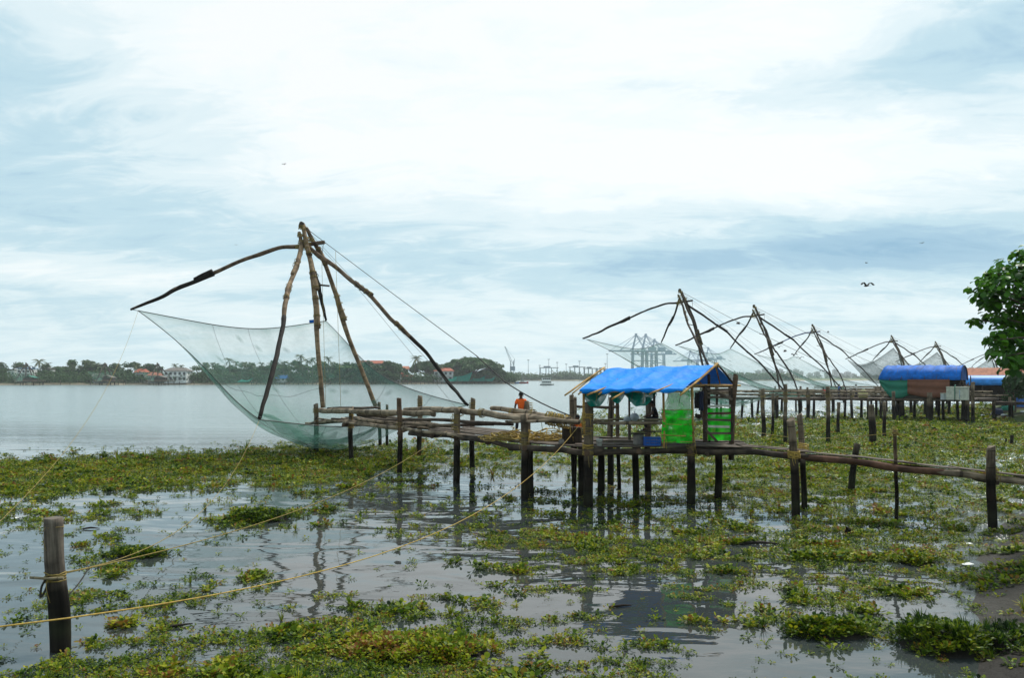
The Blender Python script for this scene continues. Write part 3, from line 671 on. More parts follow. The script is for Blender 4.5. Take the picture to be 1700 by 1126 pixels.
# across the river
FARN = []
netf = build_net('', 'fishing nets across the river', rs=1.7, dk=True)
for px, py, lab in ((43, 594, 'fishing net on the far bank in front of the blue and white house'), (174, 596, 'fishing net on the far bank beneath the palms, second from the left edge'), (261, 595, 'fishing net on the far bank left of the white mansion')):
    q = netf if px == 43 else copy_tree(netf)
    q['group'] = 'fishing nets across the river'
    D = place_net(q, px, py, lab); FARN.append((px, D, q))
    D = 512; s_ = 1.0; a = apx; q.scale = (1, 1, .92); q.location = ((px-850)/FPX*D-a.x, D-a.y, 0)
# ================================================================ NEAR PIER
pier = thing('fishing_pier', 'near timber pier with log rails and yellow lashings carrying the hut and the largest net', 'pier', G(975, 842))
po = pier.location.copy()
DZ = 2.24
def pole(name, base, top, r, m='pile', par=pier, off=None, n=9, w=.12):
    a, b_ = Vector(base), Vector(top); o_ = off if off is not None else po
    mid = a.lerp(b_, .5)+Vector((rnd.uniform(-.05, .05), 0, 0))
    mb = MB().tube([a-o_-Vector((0, 0, .5)), mid-o_, b_-o_], [r*.98, r*.93, r*.87], n, w, sub=5); sx, sy = rnd.uniform(-.5, .5), rnd.uniform(-.5, .5); c0 = b_-o_
    for i in range(len(mb.v)-n, len(mb.v)):
        v = mb.v[i]; mb.v[i] = (v[0], v[1], v[2]+(v[0]-c0.x)*sx+(v[1]-c0.y)*sy+rnd.uniform(-.035, .02))
    return mb.obj(name, M[m], par)
near = [(524, 752, 671, .17, 'pile'), (583, 764, 676, .15, 'pile'), (663, 786, 661, .14, 'pile_brown'), (757, 801, 679, .17, 'pile'), (871, 829, 690, .165, 'pile'), (976, 842, 671, .195, 'pile'), (1146, 838, 706, .17, 'pile')]
NP = []
for px, by, ty, r, m in near:
    g_ = G(px, by); z = CAMH-(ty-HOR)/FPX*g_.y; NP.append((g_, r, pole('pile', g_, (g_.x+rnd.uniform(-.05, .08), g_.y, z), r, m)))
far_ = [(629, 741, 668, .13), (641, 742, 672, .11), (696, 757, 657, .17), (784, 778, 662, .15), (877, 802, 666, .16), (994, 818, 737, .16), (1057, 822, 740, .15), (1075, 815, 661, .15), (1193, 829, 742, .16), (968, 825, 741, .15), (952, 806, 656, .12), (1012, 806, 661, .15), (882, 822, 741, .12), (1028, 812, 662, .09), (957, 808, 660, .07)]
for px, by, ty, r in far_:
    g_ = G(px, by); z = CAMH-(ty-HOR)/FPX*g_.y; z = min(z, 4.6); pole('pile', g_+Vector((.1*rnd.uniform(-1, 1), 0, 0)), (g_.x+rnd.uniform(-.1, .1), g_.y, z), r, 'pile')
g_ = G(1223, 836); pole('pile', (g_.x, 31.8, 2.1), (P(1221, 622, 31.8)), .11, 'pile_brown')
# lashings on piles
for (g_, r, pq), zs in zip(NP, ((2.75, 2.0), (2.75, 2.0), (2.5,), (2.85, 2.55, 2.2, 3.1), (2.3, 2.6), (3.45, 2.9, 2.3, 2.05), (2.9, 2.5, 2.2, 2.0))):
    for z in zs: lash(pq, Vector((g_.x, g_.y, z))-po, r*1.03, (0, 0, 1), rnd.randint(3, 5), .036, 'rope' if rnd.random() < .4 else 'rope_old', rnd.uniform(.14, .3))
for px, y_, D in ((697, 668, 49.8), (784, 672, 42.9), (878, 675, 37.6), (878, 682, 37.5), (784, 684, 42.9)):
    lash(pier, P(px, y_, D)-po, .165, (0, 0, 1), 4, .036, 'rope_old', .3)
def logp(pts, r, m='log', name='rail_log', par=pier, wob=.3, n=9):
    return MB().tube([P(*p)-po for p in pts], [q*.84 for q in r] if hasattr(r, '__len__') else r*.84, n, wob, sub=4).obj(name, M[m], par)
# long rail logs, built from overlapping trunks
logp([(531, 681, 51.6), (562, 682, 49), (600, 685, 45.5), (668, 687, 41.5), (722, 687, 39)], [.19, .2, .18, .2, .15])
logp([(672, 681, 41.6), (720, 680, 39.5), (760, 683, 37.6), (820, 688, 35), (862, 690, 33), (912, 693, 31.8), (947, 698, 31.2)], [.14, .18, .17, .17, .18, .18, .16])
logp([(816, 678, 36), (850, 681, 34.5), (900, 690, 32.8), (950, 700, 31.8)], [.11, .13, .14, .14])
logp([(834, 692, 33.6), (870, 695, 32.4), (915, 698, 31.4), (962, 702, 30.8)], [.12, .14, .14, .12])
logp([(544, 678, 54), (590, 677, 53), (628, 678, 55)], .11, 'log_dark')
logp([(594, 689, 47.5), (640, 692, 45)], .12, 'log_dark')
logp([(508, 703, 52.2), (545, 700, 50), (585, 701, 46.8), (640, 708, 42.4), (700, 717, 39), (762, 723, 36.9), (800, 728, 35.5)], [.10, .11, .11, .12, .11, .1, .08])
logp([(528, 704, 53), (585, 699, 50), (620, 699, 48), (700, 697, 43), (770, 700, 39), (830, 703, 37)], [.09, .1, .1, .1, .1, .08], 'log_dark')
logp([(590, 696, 46), (650, 702, 43), (700, 705, 41), (760, 709, 39)], .10)
logp([(640, 711, 43), (700, 709, 42), (760, 706, 41), (820, 704, 40)], .09, 'log_dark')
logp([(600, 706, 45), (660, 706, 44), (720, 712, 43)], .08)
logp([(767, 700, 37), (822, 704, 35.5), (852, 705, 35)], .09, 'log_dark')
logp([(840, 700, 33.2), (873, 700, 32), (930, 699, 31), (1002, 702, 30), (1050, 703, 29.7), (1104, 702, 29.6)], [.06, .075, .07, .075, .08, .07], 'log')
logp([(986, 697, 33), (1040, 697, 33), (1098, 697, 33)], .055, 'bamboo_pale')
logp([(950, 674, 37), (985, 676, 36), (1028, 675.5, 35.5)], .07, 'log_dark')
# edge beams and cross beams under the deck
def NS(t):                                   # near edge of the deck, parameter along the pier
    K = [(-12.75, 51.9), (-9.85, 47.3), (-5.75, 40.75), (-2.6, 37.3), (.52, 32.1), (2.87, 30.15), (6.85, 30.7), (9.3, 30.9)]
    i = min(int(t), len(K)-2); f = t-i; return Vector((K[i][0]+(K[i+1][0]-K[i][0])*f, K[i][1]+(K[i+1][1]-K[i][1])*f, DZ))
def FS(t):
    K = [(-9.4, 57), (-8.4, 53), (-5.8, 49.8), (-2.2, 43.3), (.9, 38.4), (3.6, 35.5), (7.3, 34.2), (9.6, 33.6)]
    i = min(int(t), len(K)-2); f = t-i; return Vector((K[i][0]+(K[i+1][0]-K[i][0])*f, K[i][1]+(K[i+1][1]-K[i][1])*f, DZ))
for t0, t1, dz, r, out_ in ((2.2, 4.2, -.14, .11, .05), (3.8, 5.15, -.16, .13, .08), (4.9, 6.2, -.16, .12, .05), (5.8, 7, -.13, .09, 0)):
    k = 5; pts_ = [NS(t0+(t1-t0)*i/k)+Vector((0, -out_, dz+rnd.uniform(-.03, .03)))-po for i in range(k+1)]
    MB().tube(pts_, r, 8, .35, sub=3).obj('edge_beam', M['log_dark'], pier)
for t in (.15, 1, 2, 2.6, 3, 3.5, 4, 4.5, 5, 5.5, 6, 6.5, 6.95):
    a, c_ = NS(t), FS(t); d = (c_-a).normalized()
    MB().tube([a-d*.35-po-Vector((0, 0, .16)), a.lerp(c_, .5)-po-Vector((0, 0, .2)), c_+d*.4-po-Vector((0, 0, .16))], [.11, .12, .11], 8, .3).obj('cross_beam', M['pile_brown'], pier)
# deck planks, each its own piece
def quadplank(a0, a1, b0, b1, th, m, par, off, name='plank'):
    mb = MB(); L = (a1-a0).length; w_ = (b0-a0).length; z = Vector((0, 0, th)); P8 = [a0-off, a1-off, b1-off, b0-off]
    P8 = P8+[p+z for p in P8]; mb.v = [tuple(p) for p in P8]
    for q in ((3, 2, 1, 0), (4, 5, 6, 7), (0, 1, 5, 4), (1, 2, 6, 5), (2, 3, 7, 6), (3, 0, 4, 7)): mb.face(q, [(0, 0), (0, L), (.3, L), (.3, 0)])
    return mb.obj(name, M[m], par)
for i in range(2, 7):
    nl = 9 if i > 2 else 6
    for k in range(nl):
        f0, f1 = k/9, (k+1)/9
        t0, t1 = max(2.35, i-rnd.uniform(0, .25)), i+1+rnd.uniform(-.02, .1)
        t1 = min(t1, 6.99)
        if i == 2: t0 = rnd.uniform(2.25, 2.6)
        a0, b0 = NS(t0).lerp(FS(t0), f0), NS(t0).lerp(FS(t0), f1-.012); a1, b1 = NS(t1).lerp(FS(t1), f0), NS(t1).lerp(FS(t1), f1-.012)
        dz = Vector((0, 0, rnd.uniform(-.02, .05)-.055)); quadplank(a0+dz, a1+dz+Vector((0, 0, rnd.uniform(-.01, .02))), b0+dz, b1+dz, rnd.uniform(.035, .06), 'plank', pier, po)
# lengthwise poles lying on the outer end
for k in range(9):
    f = k/8; t0, t1 = rnd.uniform(.0, .4), rnd.uniform(1.9, 2.7)
    MB().tube([NS(t0).lerp(FS(t0), f)-po, NS(1.2).lerp(FS(1.2), f)-po+Vector((0, 0, rnd.uniform(-.05, .1))), NS(t1).lerp(FS(t1), f)-po], rnd.uniform(.06, .1), 7, .3).obj('floor_pole', M['log_dark' if k % 2 else 'log'], pier)
# yellow wrapped bundle at the butt of the counter-balance log
for i in range(9):
    px = 909+i*4.2; py = 694+i*.9; p = P(px, py, 31.9-.07*i)-po
    lash(pier, p, .23+rnd.uniform(0, .03), Vector((1, -.35, -.12)), 2, .05, 'rope' if i % 3 else 'rope_old', .1)
for px, py, D in ((884, 688, 33), (850, 686, 34), (800, 686, 35.8), (765, 684, 37.4)):
    lash(pier, P(px, py, D)-po, .2, Vector((1, -.6, -.1)), 3, .035, 'rope_old', .12, loose=False)
# ---- walkway to the shore
wk = thing('plank_walkway', 'narrow walkway of overlapping weathered boards running from the hut to the right edge', 'walkway', G(1320, 858))
wo_ = wk.location.copy()
WL = [P(1155, 742, 30.6), P(1240, 744, 29.4), P(1330, 752, 28.1), P(1400, 759, 27.5), P(1470, 767, 27), P(1560, 777, 26.5), P(1647, 787, 26), P(1730, 797, 25.6), P(1830, 808, 25.2), P(1960, 822, 24.9)]
def wl(t):
    t = max(0, min(len(WL)-1.0001, t)); i = int(t); return WL[i].lerp(WL[i+1], t-i)
t = 0; row = 0
while t < len(WL)-1.3:
    Lk = rnd.uniform(.85, 1.25)
    for s_ in (0, 1):
        a, c_ = wl(t-.12), wl(t+Lk+.06); dz = Vector((0, 0, .035*(row % 2)+rnd.uniform(-.008, .02))); y0 = Vector((0, .02+s_*.45+rnd.uniform(-.05, .05), 0)); y1 = y0+Vector((0, .42, 0))
        quadplank(a+y0+dz, c_+y0+dz, a+y1+dz, c_+y1+dz, .032, 'plank', wk, wo_)
    t += Lk; row += 1
for s_ in (0.03, .78):
    for a_, b_ in ((-.0, 2.2), (1.7, 5.2), (4.9, 9)):
        k = 6; MB().tube([wl(a_+(b_-a_)*i/k)-wo_+Vector((0, s_, -.13-rnd.uniform(0, .03))) for i in range(k+1)], .115 if s_ < .5 else .09, 8, .25).obj('beam', M['plank_red' if a_ > 1 and a_ < 3 else 'log_dark' if a_ < 1 else 'log'], wk)
for px, by, ty, r, m in ((1319, 858, 696, .155, 'pile'), (1333, 846, 688, .115, 'pile'), (1647, 878, 741, .15, 'pile'), (1486, 866, 715, .065, 'pile_brown')):
    g_ = G(px, by); z = CAMH-(ty-HOR)/FPX*g_.y; pole('pile', g_+Vector((.05, 0, 0)), (g_.x-.14 if px < 1400 else g_.x-.02, g_.y, z), r, m, wk, wo_)
for px, py, D, r in ((1318, 752, 28, .2), (1319, 757, 28, .2), (1334, 742, 29, .18), (1646, 782, 26, .16), (1646, 792, 26, .16), (1486, 718, 27, .08)):
    lash(wk, P(px, py, D)-wo_, r, (0, 0, 1), 5, .035, 'rope_old' if px > 1400 else 'rope', .16)
for t_ in (.2, 2.0, 6.0, 7.4):
    a = wl(t_)-wo_; MB().tube([a+Vector((0, -.25, -.27)), a+Vector((0, 1.1, -.27))], .07, 7, .2).obj('cross_beam', M['log_dark'], wk)
for px_ in (1755, 1850):
    a = wl(7.2 if px_ < 1800 else 8.2); pole('pile', (a.x, a.y+.4, -.3), (a.x, a.y+.4, a.z-.1), .12, 'pile', wk, wo_)
# ---- standalone posts in the water
fp = thing('mooring_post', 'thick weathered post in the foreground at lower left, roped, dark and wet below', 'post', G(98, 1080), group='posts standing in the water')
fo = fp.location.copy(); Dp = fo.y
MB().tube([P(101, 1100, Dp)-fo-Vector((0, 0, .3)), P(99, 1040, Dp)-fo, P(94, 980, Dp)-fo, P(90, 920, Dp)-fo, P(89.5, 860, Dp)-fo], [.175, .17, .165, .16, .155], 14, .10, sub=5).obj('trunk', woodmat('old_post', (.05, .038, .03), (.34, .28, .22), wet=1.25, gr=(12, .55)), fp)
lash(fp, P(92, 957, Dp)-fo, .165, (0, .05, 1), 5, .03, 'rope_old', .13)
lash(fp, P(89.5, 873, Dp)-fo, .158, (.2, .05, 1), 1, .018, 'rope_old', .02)
MB().tube([P(50, 960, Dp-.22)-fo, P(78, 961.5, Dp-.22)-fo, P(106, 961, Dp-.2)-fo], .025, 7, .2).obj('stick', M['bamboo_pale'], fp)
MB().tube([P(76, 962, Dp-.2)-fo, P(69, 975, Dp-.2)-fo, P(67, 992, Dp-.2)-fo, P(73, 985, Dp-.2)-fo, P(80, 968, Dp-.2)-fo], .02, 5, sub=4).obj('rope_tail', M['rope_dark'], fp)
posts = [(1411, 816, 737, .15, 'short leaning post just behind the walkway boards'), (1448, 735, 672, .24, 'stoutest post in the weed between walkway and far pier, waisted and dark at the foot'),
 (1469, 727, 667, .16, 'post in the weed just right of the stoutest one'), (1375, 735, 642, .17, 'tall post with yellow ropes in front of the far pier rails'), (1391, 721, 668, .16, 'plain dark post right of the tall roped one'),
 (1267, 726, 646, .19, 'pale-topped post left of the pair near the hut rack'), (1283, 726, 653, .13, 'slim straight post right of the pale-topped one'), (1303, 737, 638, .16, 'tall thin post close behind the twin walkway piles'),
 (1679, 738, 723, .14, 'stub of a post in the open patch of water near the right edge'), (1670, 737, 728, .07, 'tiny stub beside the larger stub near the right edge'), (1650, 696, 688, .30, 'lone low stump near the sandy shore'), (1257, 690, 646, .16, 'leaning post beyond the weed beside the tall hut pole'),
 (1408, 886, 880, .12, 'blackened stump barely out of the weed behind the walkway piles')]
for px, by, ty, r, lab in posts:
    g_ = G(px, by); z = CAMH-(ty-HOR)/FPX*g_.y; lean = {1411: .35, 1257: .4}.get(px, rnd.uniform(-.06, .06))
    t_ = thing('mooring_post', lab, 'post', g_, group='posts standing in the water')
    MB().tube([(0, 0, -.5), (lean*.4, 0, z*.45), (lean, 0, z)], [r*1.1, r*(.85 if px != 1448 else 1.1), r*.9 if px != 1448 else r*.75], 9, .15, sub=5).obj('trunk', M['pile'], t_)
    if px in (1375, 1267, 1303):
        for zz in (.85, .72): lash(t_, Vector((lean*zz, 0, z*zz)), r*1.05, (0, 0, 1), 3, .035, 'rope_old', .25)
# ---- long mooring ropes
def rope_obj(label, pts, r, m, name='mooring_rope'):
    o = MB().tube(pts, r, 6, caps=True, sub=1).obj(name, M[m]); return tag(o, label, 'rope', 'mooring ropes')
def cat(a, b_, sag, k=24): return [a.lerp(b_, i/k)-Vector((0, 0, 4*sag*(i/k)*(1-i/k))) for i in range(k+1)]
rope_obj('bright yellow rope crossing from the lower left edge up to the pile beside the hut', cat(P(-60, 1049, 6.5), P(966, 700, 30.0), 1.30), .0085, 'rope')
rope_obj('brown rope from the foreground post running low over the water towards the pier', cat(P(101, 954, Dp), P(742, 716, 38.5), .75), .011, 'rope_old')
rope_obj('olive rope sweeping from the foreground post up to the tip of the near boom', cat(P(101, 952, Dp), P(430, 699, 42.5), 1.6), .010, 'rope_old')
rope_obj('thin yellow line dropping from the seaward boom tip down to the left edge', cat(P(229, 517, 55.8), P(-70, 930, 15), 1.6), .008, 'rope_old')
rope_obj('thick dark stay rope slanting down to the wrapped log end left of the hut', cat(P(790, 590, 42), P(838, 634, 38), .0, 4)[:-1]+cat(P(838, 634, 38), P(945, 690, 31.5), .1, 8), .028, 'rope_dark', 'stay_rope')
rope_obj('short black rope tied from the olive rope down into the water by the foreground post', cat(P(148, 942, 15.4), P(112, 990, 14.6), .05, 6), .014, 'rope_dark')
rope_obj('old line strung past the thin pole through the walkway to the rightmost pile', cat(P(1250, 716, 45), P(1486, 718, 27), .3, 10)+cat(P(1486, 718, 27), P(1646, 745, 25.9), .25, 8)[1:], .014, 'rope_old')
for a, b_, lab in (((534, 428, 55), (541, 683, 52), 'yellow line hanging beside the left mast leg'), ((557, 417, 53.5), (566, 682, 51), 'pale line hanging between the two mast legs')):
    rope_obj(lab, cat(P(*a), P(*b_), 0, 6), .012, 'rope_old', 'hanging_line')
# yellow rope heap on the deck
heap = thing('rope_heap', 'tangled heap of yellow rope on the pier deck left of the hut', 'rope', P(890, 722, 32.8)); ho = heap.location.copy(); heap.location.z = DZ; ho = heap.location.copy()
for k in range(46):
    cx, cy_ = rnd.uniform(-2.1, 1.9), rnd.uniform(-.2, 2.2); pts_ = []; R_ = rnd.uniform(.18, .55); a0 = rnd.uniform(0, 6); ht = rnd.uniform(.02, .55)*(1-abs(cx)/3)
    for i in range(12):
        a = a0+i*.62; pts_.append(Vector((cx+math.cos(a)*R_*rnd.uniform(.8, 1.3), cy_+math.sin(a)*R_*rnd.uniform(.6, 1.1), max(.02, ht*(.5+.5*math.sin(a*.9+k))+rnd.uniform(0, .12)))))
    MB().tube(pts_, rnd.uniform(.014, .026), 5, sub=3).obj('rope_coil', M['rope' if k % 4 else 'rope_old'], heap)
# chopping blocks / bollards on the deck
blk = thing('timber_block', 'dark upright timber block under the wrapped log end beside the hut', 'block', P(951, 722, 32)); blk.location.z = DZ-.02
MB().tube([(-.2, 0, 0), (-.22, 0, .35), (-.2, 0, .72)], [.24, .22, .23], 10, .15).obj('post_block', M['log_dark'], blk); MB().tube([(.2, .05, 0), (.21, .05, .68)], [.2, .19], 10, .2).obj('post_block', M['log_dark'], blk)
st = thing('float_ball', 'grey round float lying on the deck by the rope heap', 'float', P(932, 719, 31.6)); st.location.z = DZ+.1
MB().lathe((0, 0, 0), [(.02, -.13), (.09, -.1), (.13, 0), (.09, .1), (.02, .13)], 14).obj('ball', M['stone'], st)
# ================================================================ NEAR HUT
hut = thing('bamboo_hut', 'open bamboo hut with bright blue tarpaulin roof and green screen on the near pier', 'hut', P(1050, 740, 31)); hut.location.z = DZ; uo = hut.location.copy()
EL, ER, RL, RR = P(962, 648, 29.4), P(1133, 647, 28.9), P(1008, 613, 31.9), P(1189, 606.5, 31.6)
BL, BR = P(1043, 641, 35.0), P(1219, 640, 34.6)
def roof_front(u, v):                        # u along ridge, v ridge -> eave
    p = RL.lerp(RR, u).lerp(EL.lerp(ER, u), v)
    cr = 1-abs(2*((u*5+v*2.2+.6*noise.noise(Vector((u*3, v*2, 2)))) % 1)-1); cr2 = 1-abs(2*((u*9-v*3+.8*noise.noise(Vector((u*4, v*3, 9)))) % 1)-1)
    wob = .06*noise.noise(Vector((u*7, v*3, 0)))+.035*cr**2*(.3+v*(1-v)*3)+.012*cr2**3 - .075*math.sin(v*math.pi)*abs(math.sin(u*math.pi*4))
    return p+Vector((0, -.02, wob))-uo
def roof_back(u, v):
    p = RL.lerp(RR, u).lerp(BL.lerp(BR, u), v); return p+Vector((0, .02, -.06*math.sin(v*math.pi)*abs(math.sin(u*math.pi*4))+.03*noise.noise(Vector((u*5, v*4, 8)))))-uo
mb = MB(); mb.grid(lambda u, v: roof_back(u, 1-2*v) if v < .5 else roof_front(u, 2*v-1), 90, 44); solid(mb.obj('tarp_roof', M['tarp'], hut), .015)
# hem hanging at the eave
mb = MB(); mb.grid(lambda u, v: Vector(roof_front(u, 1))+Vector((0, -.012, -.10*v*(1+.5*math.sin(u*31)))), 40, 2); solid(mb.obj('roof_hem', M['tarp'], hut), .01)
def hp(name, a, b_, r, m='bamboo', w=.06, n=7): return MB().tube([Vector(a)-uo, (Vector(a)+Vector(b_))/2-uo+Vector((rnd.uniform(-.02, .02), 0, rnd.uniform(-.02, .02))), Vector(b_)-uo], [r, r*.95, r*.85], n, w, sub=3).obj(name, M[m], hut)
dn = Vector((0, 0, -.07))
hp('ridge_pole', RL+dn+(RL-RR)*.03, RR+dn+(RR-RL)*.03, .045)
hp('eave_pole', EL+dn, ER+dn, .035); hp('eave_pole', BL+dn, BR+dn, .035)
for s_ in (.02, .22, .44, .72):
    a = RL.lerp(RR, s_); e = EL.lerp(ER, s_); hp('rafter', a+dn, e+dn+(e-a)*(.10 if s_ else .3)+Vector((.0, 0, 0)), .034)
    e = BL.lerp(BR, s_); hp('rafter', a+dn, e+dn+(e-a)*.12, .034)
hp('rafter', RL+Vector((-.12, -.05, .06)), P(938, 656.5, 28.7), .038); hp('rafter', RL+Vector((-.25, -.0, -.02)), P(950, 654, 29.1), .03)
for s_, py_, px_ in ((.14, 656, 975), (.36, 663, 1016), (.72, 653, 1080)):
    e = EL.lerp(ER, s_+.10); hp('rafter', e.lerp(RL.lerp(RR, s_+.1), .3)+dn, P(px_, py_, 28.5), .04, 'bamboo')
hp('rafter', RR+Vector((.05, -.02, .07)), P(1130, 656, 28.4), .045); hp('rafter', RR+Vector((.04, .0, .05)), BR+Vector((.1, .15, -.05)), .045, 'black'); hp('rafter', RR+Vector((-.02, .04, .0)), P(1196, 640, 34), .03)
hp('tie_beam', P(1150, 640, 30.4), P(1229, 640.5, 33.8), .045)
lash(hut, RR-uo, .08, (1, 0, 0), 4, .03, 'rope', .1); lash(hut, P(1153, 641, 30.5)-uo, .07, (0, 0, 1), 4, .03, 'rope', .1)
for (px, ty, by, D, r, m) in ((969, 648, 722, 29.6, .05, 'bamboo'), (1101, 646, 744, 29.3, .045, 'bamboo'), (1149, 641, 726, 30.2, .055, 'bamboo'), (1014, 660, 726, 33.5, .05, 'log_dark'), (1177, 622, 735, 32.5, .06, 'log_dark'), (1169, 640, 735, 31.2, .07, 'pile_brown'), (1085, 640, 705, 34.6, .06, 'log_dark')):
    hp('post', P(px, ty, D), P(px+1, by, D), r, m)
hp('post', P(1045, 642, 34.8), P(1045, 705, 34.8), .05, 'log_dark')
hp('post', P(1212, 641, 33.4), P(1214, 728, 33), .08, 'pile_brown')
for p in (P(969, 690, 29.6), P(969, 703, 29.6), P(1101, 690, 29.3), P(1101, 725, 29.3), P(1149, 700, 30.2)): lash(hut, p-uo, .06, (0, 0, 1), 5, .03, 'rope', .16)
for i in range(9):
    e = Vector(roof_front(.04+i*.115, .97)); MB().tube([e+Vector((0, -.03, 0)), e+Vector((.03, -.02, -.2)), e+Vector((.0, .1, -.34-.1*(i % 3)))], .009, 4).obj('tie_cord', M['rope_old' if i % 2 else 'rope_dark'], hut)
# teal shade net gathered under the front eave
mb = MB()
def drape(u, v):
    a = P(970, 650, 29.5).lerp(P(1092, 650, 29.1), u); dips = [(.15, .17, .48), (.46, .10, .34), (.77, .20, .46)]
    dep = .10+sum(h_*max(0, 1-((u-c_)/w_)**2)**.8 for c_, w_, h_ in dips)
    return a+Vector((.03*math.sin(v*9+u*20), .35*math.sin(v*2.6)+.03*math.sin(u*60), -dep*v+.02*math.sin(u*50)*v))-uo
mb.grid(drape, 60, 14); mb.obj('shade_net_drape', M['teal'], hut)
mb = MB(); mb.grid(lambda u, v: drape(.04+u*.8, v*.72)+Vector((0, .55, .06)), 40, 8); mb.obj('shade_net_drape', M['teal'], hut)
# green screen between two bamboo poles
def scr(x0, x1, y0, y1, D0, D1, am=.06):
    def f(u, v):
        a = P(x0, y0, D0).lerp(P(x1, y0, D1), u); c_ = P(x0, y1, D0).lerp(P(x1, y1, D1), u); return a.lerp(c_, v)+Vector((.03*math.sin(v*7+x0)*(.5-u), am*1.6*noise.noise(Vector((u*4, v*6, x0)))*2+.035*math.sin(u*24+v*5+x0)+.02*math.sin(v*40+u*5), .03*math.sin(u*6+x0)*(v-.5)))-uo
    return f
mb = MB(); mb.grid(scr(1099, 1149, 680, 736, 29.25, 30.1), 18, 22); mb.obj('green_screen', M['shade_green'], hut)
mb = MB(); mb.grid(lambda u, v: scr(1101, 1148, 648, 690, 29.35, 30.15)(u*(1-.0)+(.5-u)*.5*(1-v)**2*(1 if u < .5 else .3), v), 16, 12); mb.obj('upper_screen', M['shade_light'], hut)
mb = MB(); mb.grid(lambda u, v: scr(1110, 1148, 650, 682, 29.6, 30.3)(u, v)+Vector((0, .2, 0)), 8, 8); mb.obj('upper_screen', M['shade_light'], hut)
for y_ in (681, 695, 704, 722, 735): hp('screen_batten', P(1098, y_, 29.2), P(1149, y_+(rnd.uniform(-1, 2)), 30.05), .012 if y_ != 722 else .02, 'bamboo', 0, 5)
def irregular(x0, y0, w_, h_, D): 
    mb = MB(); mb.grid(lambda u, v: P(x0+u*w_+3*math.sin(v*3), y0+v*h_+3*math.sin(u*4), D)-uo, 4, 4); return mb.obj('screen_patch', M['shade_green'], hut)
irregular(1104, 690, 18, 10, 29.6); irregular(1122, 705, 20, 12, 29.9)
# slatted rack with second green screen, right of the hut
rack = thing('slatted_rack', 'wooden slatted rack with green screen at the right end of the near hut', 'rack', P(1194, 735, 31.6)); rack.location.z = DZ; ko = rack.location.copy()
def rb(name, a, b_, wd, ht, m='plank'): return MB().beam(P(*a)-ko, P(*b_)-ko, wd, ht, .006).obj(name, M[m], rack)
rb('upright', (1172, 640, 31.1), (1172, 735, 31.1), .09, .09, 'log_dark'); rb('upright', (1213, 645, 31.4), (1214, 735, 31.4), .1, .12, 'log_dark'); rb('upright', (1190, 652, 32.6), (1190, 735, 32.6), .08, .08, 'log_dark')
for y_, c_ in ((648, 'plank'), (660, 'plank'), (675, 'cream'), (687, 'plank_red'), (697, 'plank'), (708, 'cream'), (720, 'plank')): rb('slat', (1175, y_, 31.0), (1213, y_+rnd.uniform(-1.5, 1.5), 31.3), .02, .085, c_)
rb('brace', (1174, 645, 31), (1216, 664, 31.2), .04, .09); rb('brace', (1172, 714, 30.9), (1190, 733, 30.9), .04, .09)
mb = MB(); mb.grid(lambda u, v: P(1175+u*38, 678+v*54, 31.3)-ko+Vector((0, .04*math.sin(v*20), 0)), 8, 12); mb.obj('screen', M['shade_green'], rack)
rb('shelf', (1176, 650, 31.9), (1212, 650, 32.3), .9, .05); rb('top_rail', (1174, 654, 31.2), (1216, 652, 31.6), .08, .08, 'log')
# hanging clothes
for px, py, h_, m, lab in ((1157, 652, .62, 'darkcloth', 'dark cloth hanging beside the bamboo corner pole of the near hut'), (1164, 650, .75, 'navy', 'navy cloth hanging nearest the slatted rack')):
    t_ = thing('hanging_cloth', lab, 'cloth', P(px, py, 31.0), group='clothes hung in the hut'); mb = MB()
    mb.grid(lambda u, v: ((u-.5)*(.16+.04*v)+.01*math.sin(v*9), .04*math.sin(u*12+v*2), -h_*v), 8, 10); solid(mb.obj('cloth', M[m], t_), .01)
    MB().tube([(-.1, 0, .0), (0, 0, .05), (.1, 0, 0)], .008, 5).obj('hanger', M['rope_dark'], t_)
# things on the deck inside
cr = thing('plastic_crate', 'open blue plastic crate on the hut deck in front of the seated man', 'crate', P(1082, 731, 30.9)); cr.location.z = DZ+.02
for i in range(3): MB().box((0, -.19, .045+i*.12), (.60, .02, .075)).obj('side_slat', M['crate'], cr); MB().box((0, .19, .045+i*.12), (.60, .02, .075)).obj('side_slat', M['crate'], cr)
for s_ in (-1, 1):
    MB().box((s_*.29, 0, .17), (.02, .36, .33)).obj('end_wall', M['crate'], cr)
    for q in (-1, 1): MB().box((s_*.285, q*.197, .17), (.045, .03, .345)).obj('corner', M['crate'], cr)
MB().box((0, 0, .012), (.56, .36, .02)).obj('floor', M['crate'], cr); MB().box((.0, -.198, .33), (.6, .03, .03)).obj('rim', M['crate'], cr); MB().box((-.1, -.197, .17), (.03, .03, .33)).obj('rib', M['crate'], cr); MB().box((.1, -.197, .17), (.03, .03, .33)).obj('rib', M['crate'], cr)
dr = thing('barrel_table', 'round barrel with a flat dark board on top, left of the blue crate', 'barrel', P(1060, 731, 31.2)); dr.location.z = DZ+.02
MB().lathe((0, 0, 0), [(.20, 0), (.215, .05), (.205, .06), (.215, .2), (.2, .22), (.215, .36), (.2, .42)], 18).obj('barrel', M['stone'], dr); MB().box((-.02, 0, .45), (.60, .5, .04), jit=.01).obj('top_board', M['log_dark'], dr)
bk = thing('bucket', 'small white bucket on the deck edge beside the thick roped pile', 'bucket', P(995, 733, 30.6)); bk.location.z = DZ+.02
MB().lathe((0, 0, 0), [(.09, 0), (.125, .24), (.135, .25), (.135, .27), (.12, .265), (.085, .02)], 16).obj('pail', M['white'], bk); MB().tube([(-.13, 0, .25), (-.1, -.09, .17), (0, -.14, .13), (.1, -.09, .17), (.13, 0, .25)], .006, 5, sub=3).obj('handle', M['rope_dark'], bk)
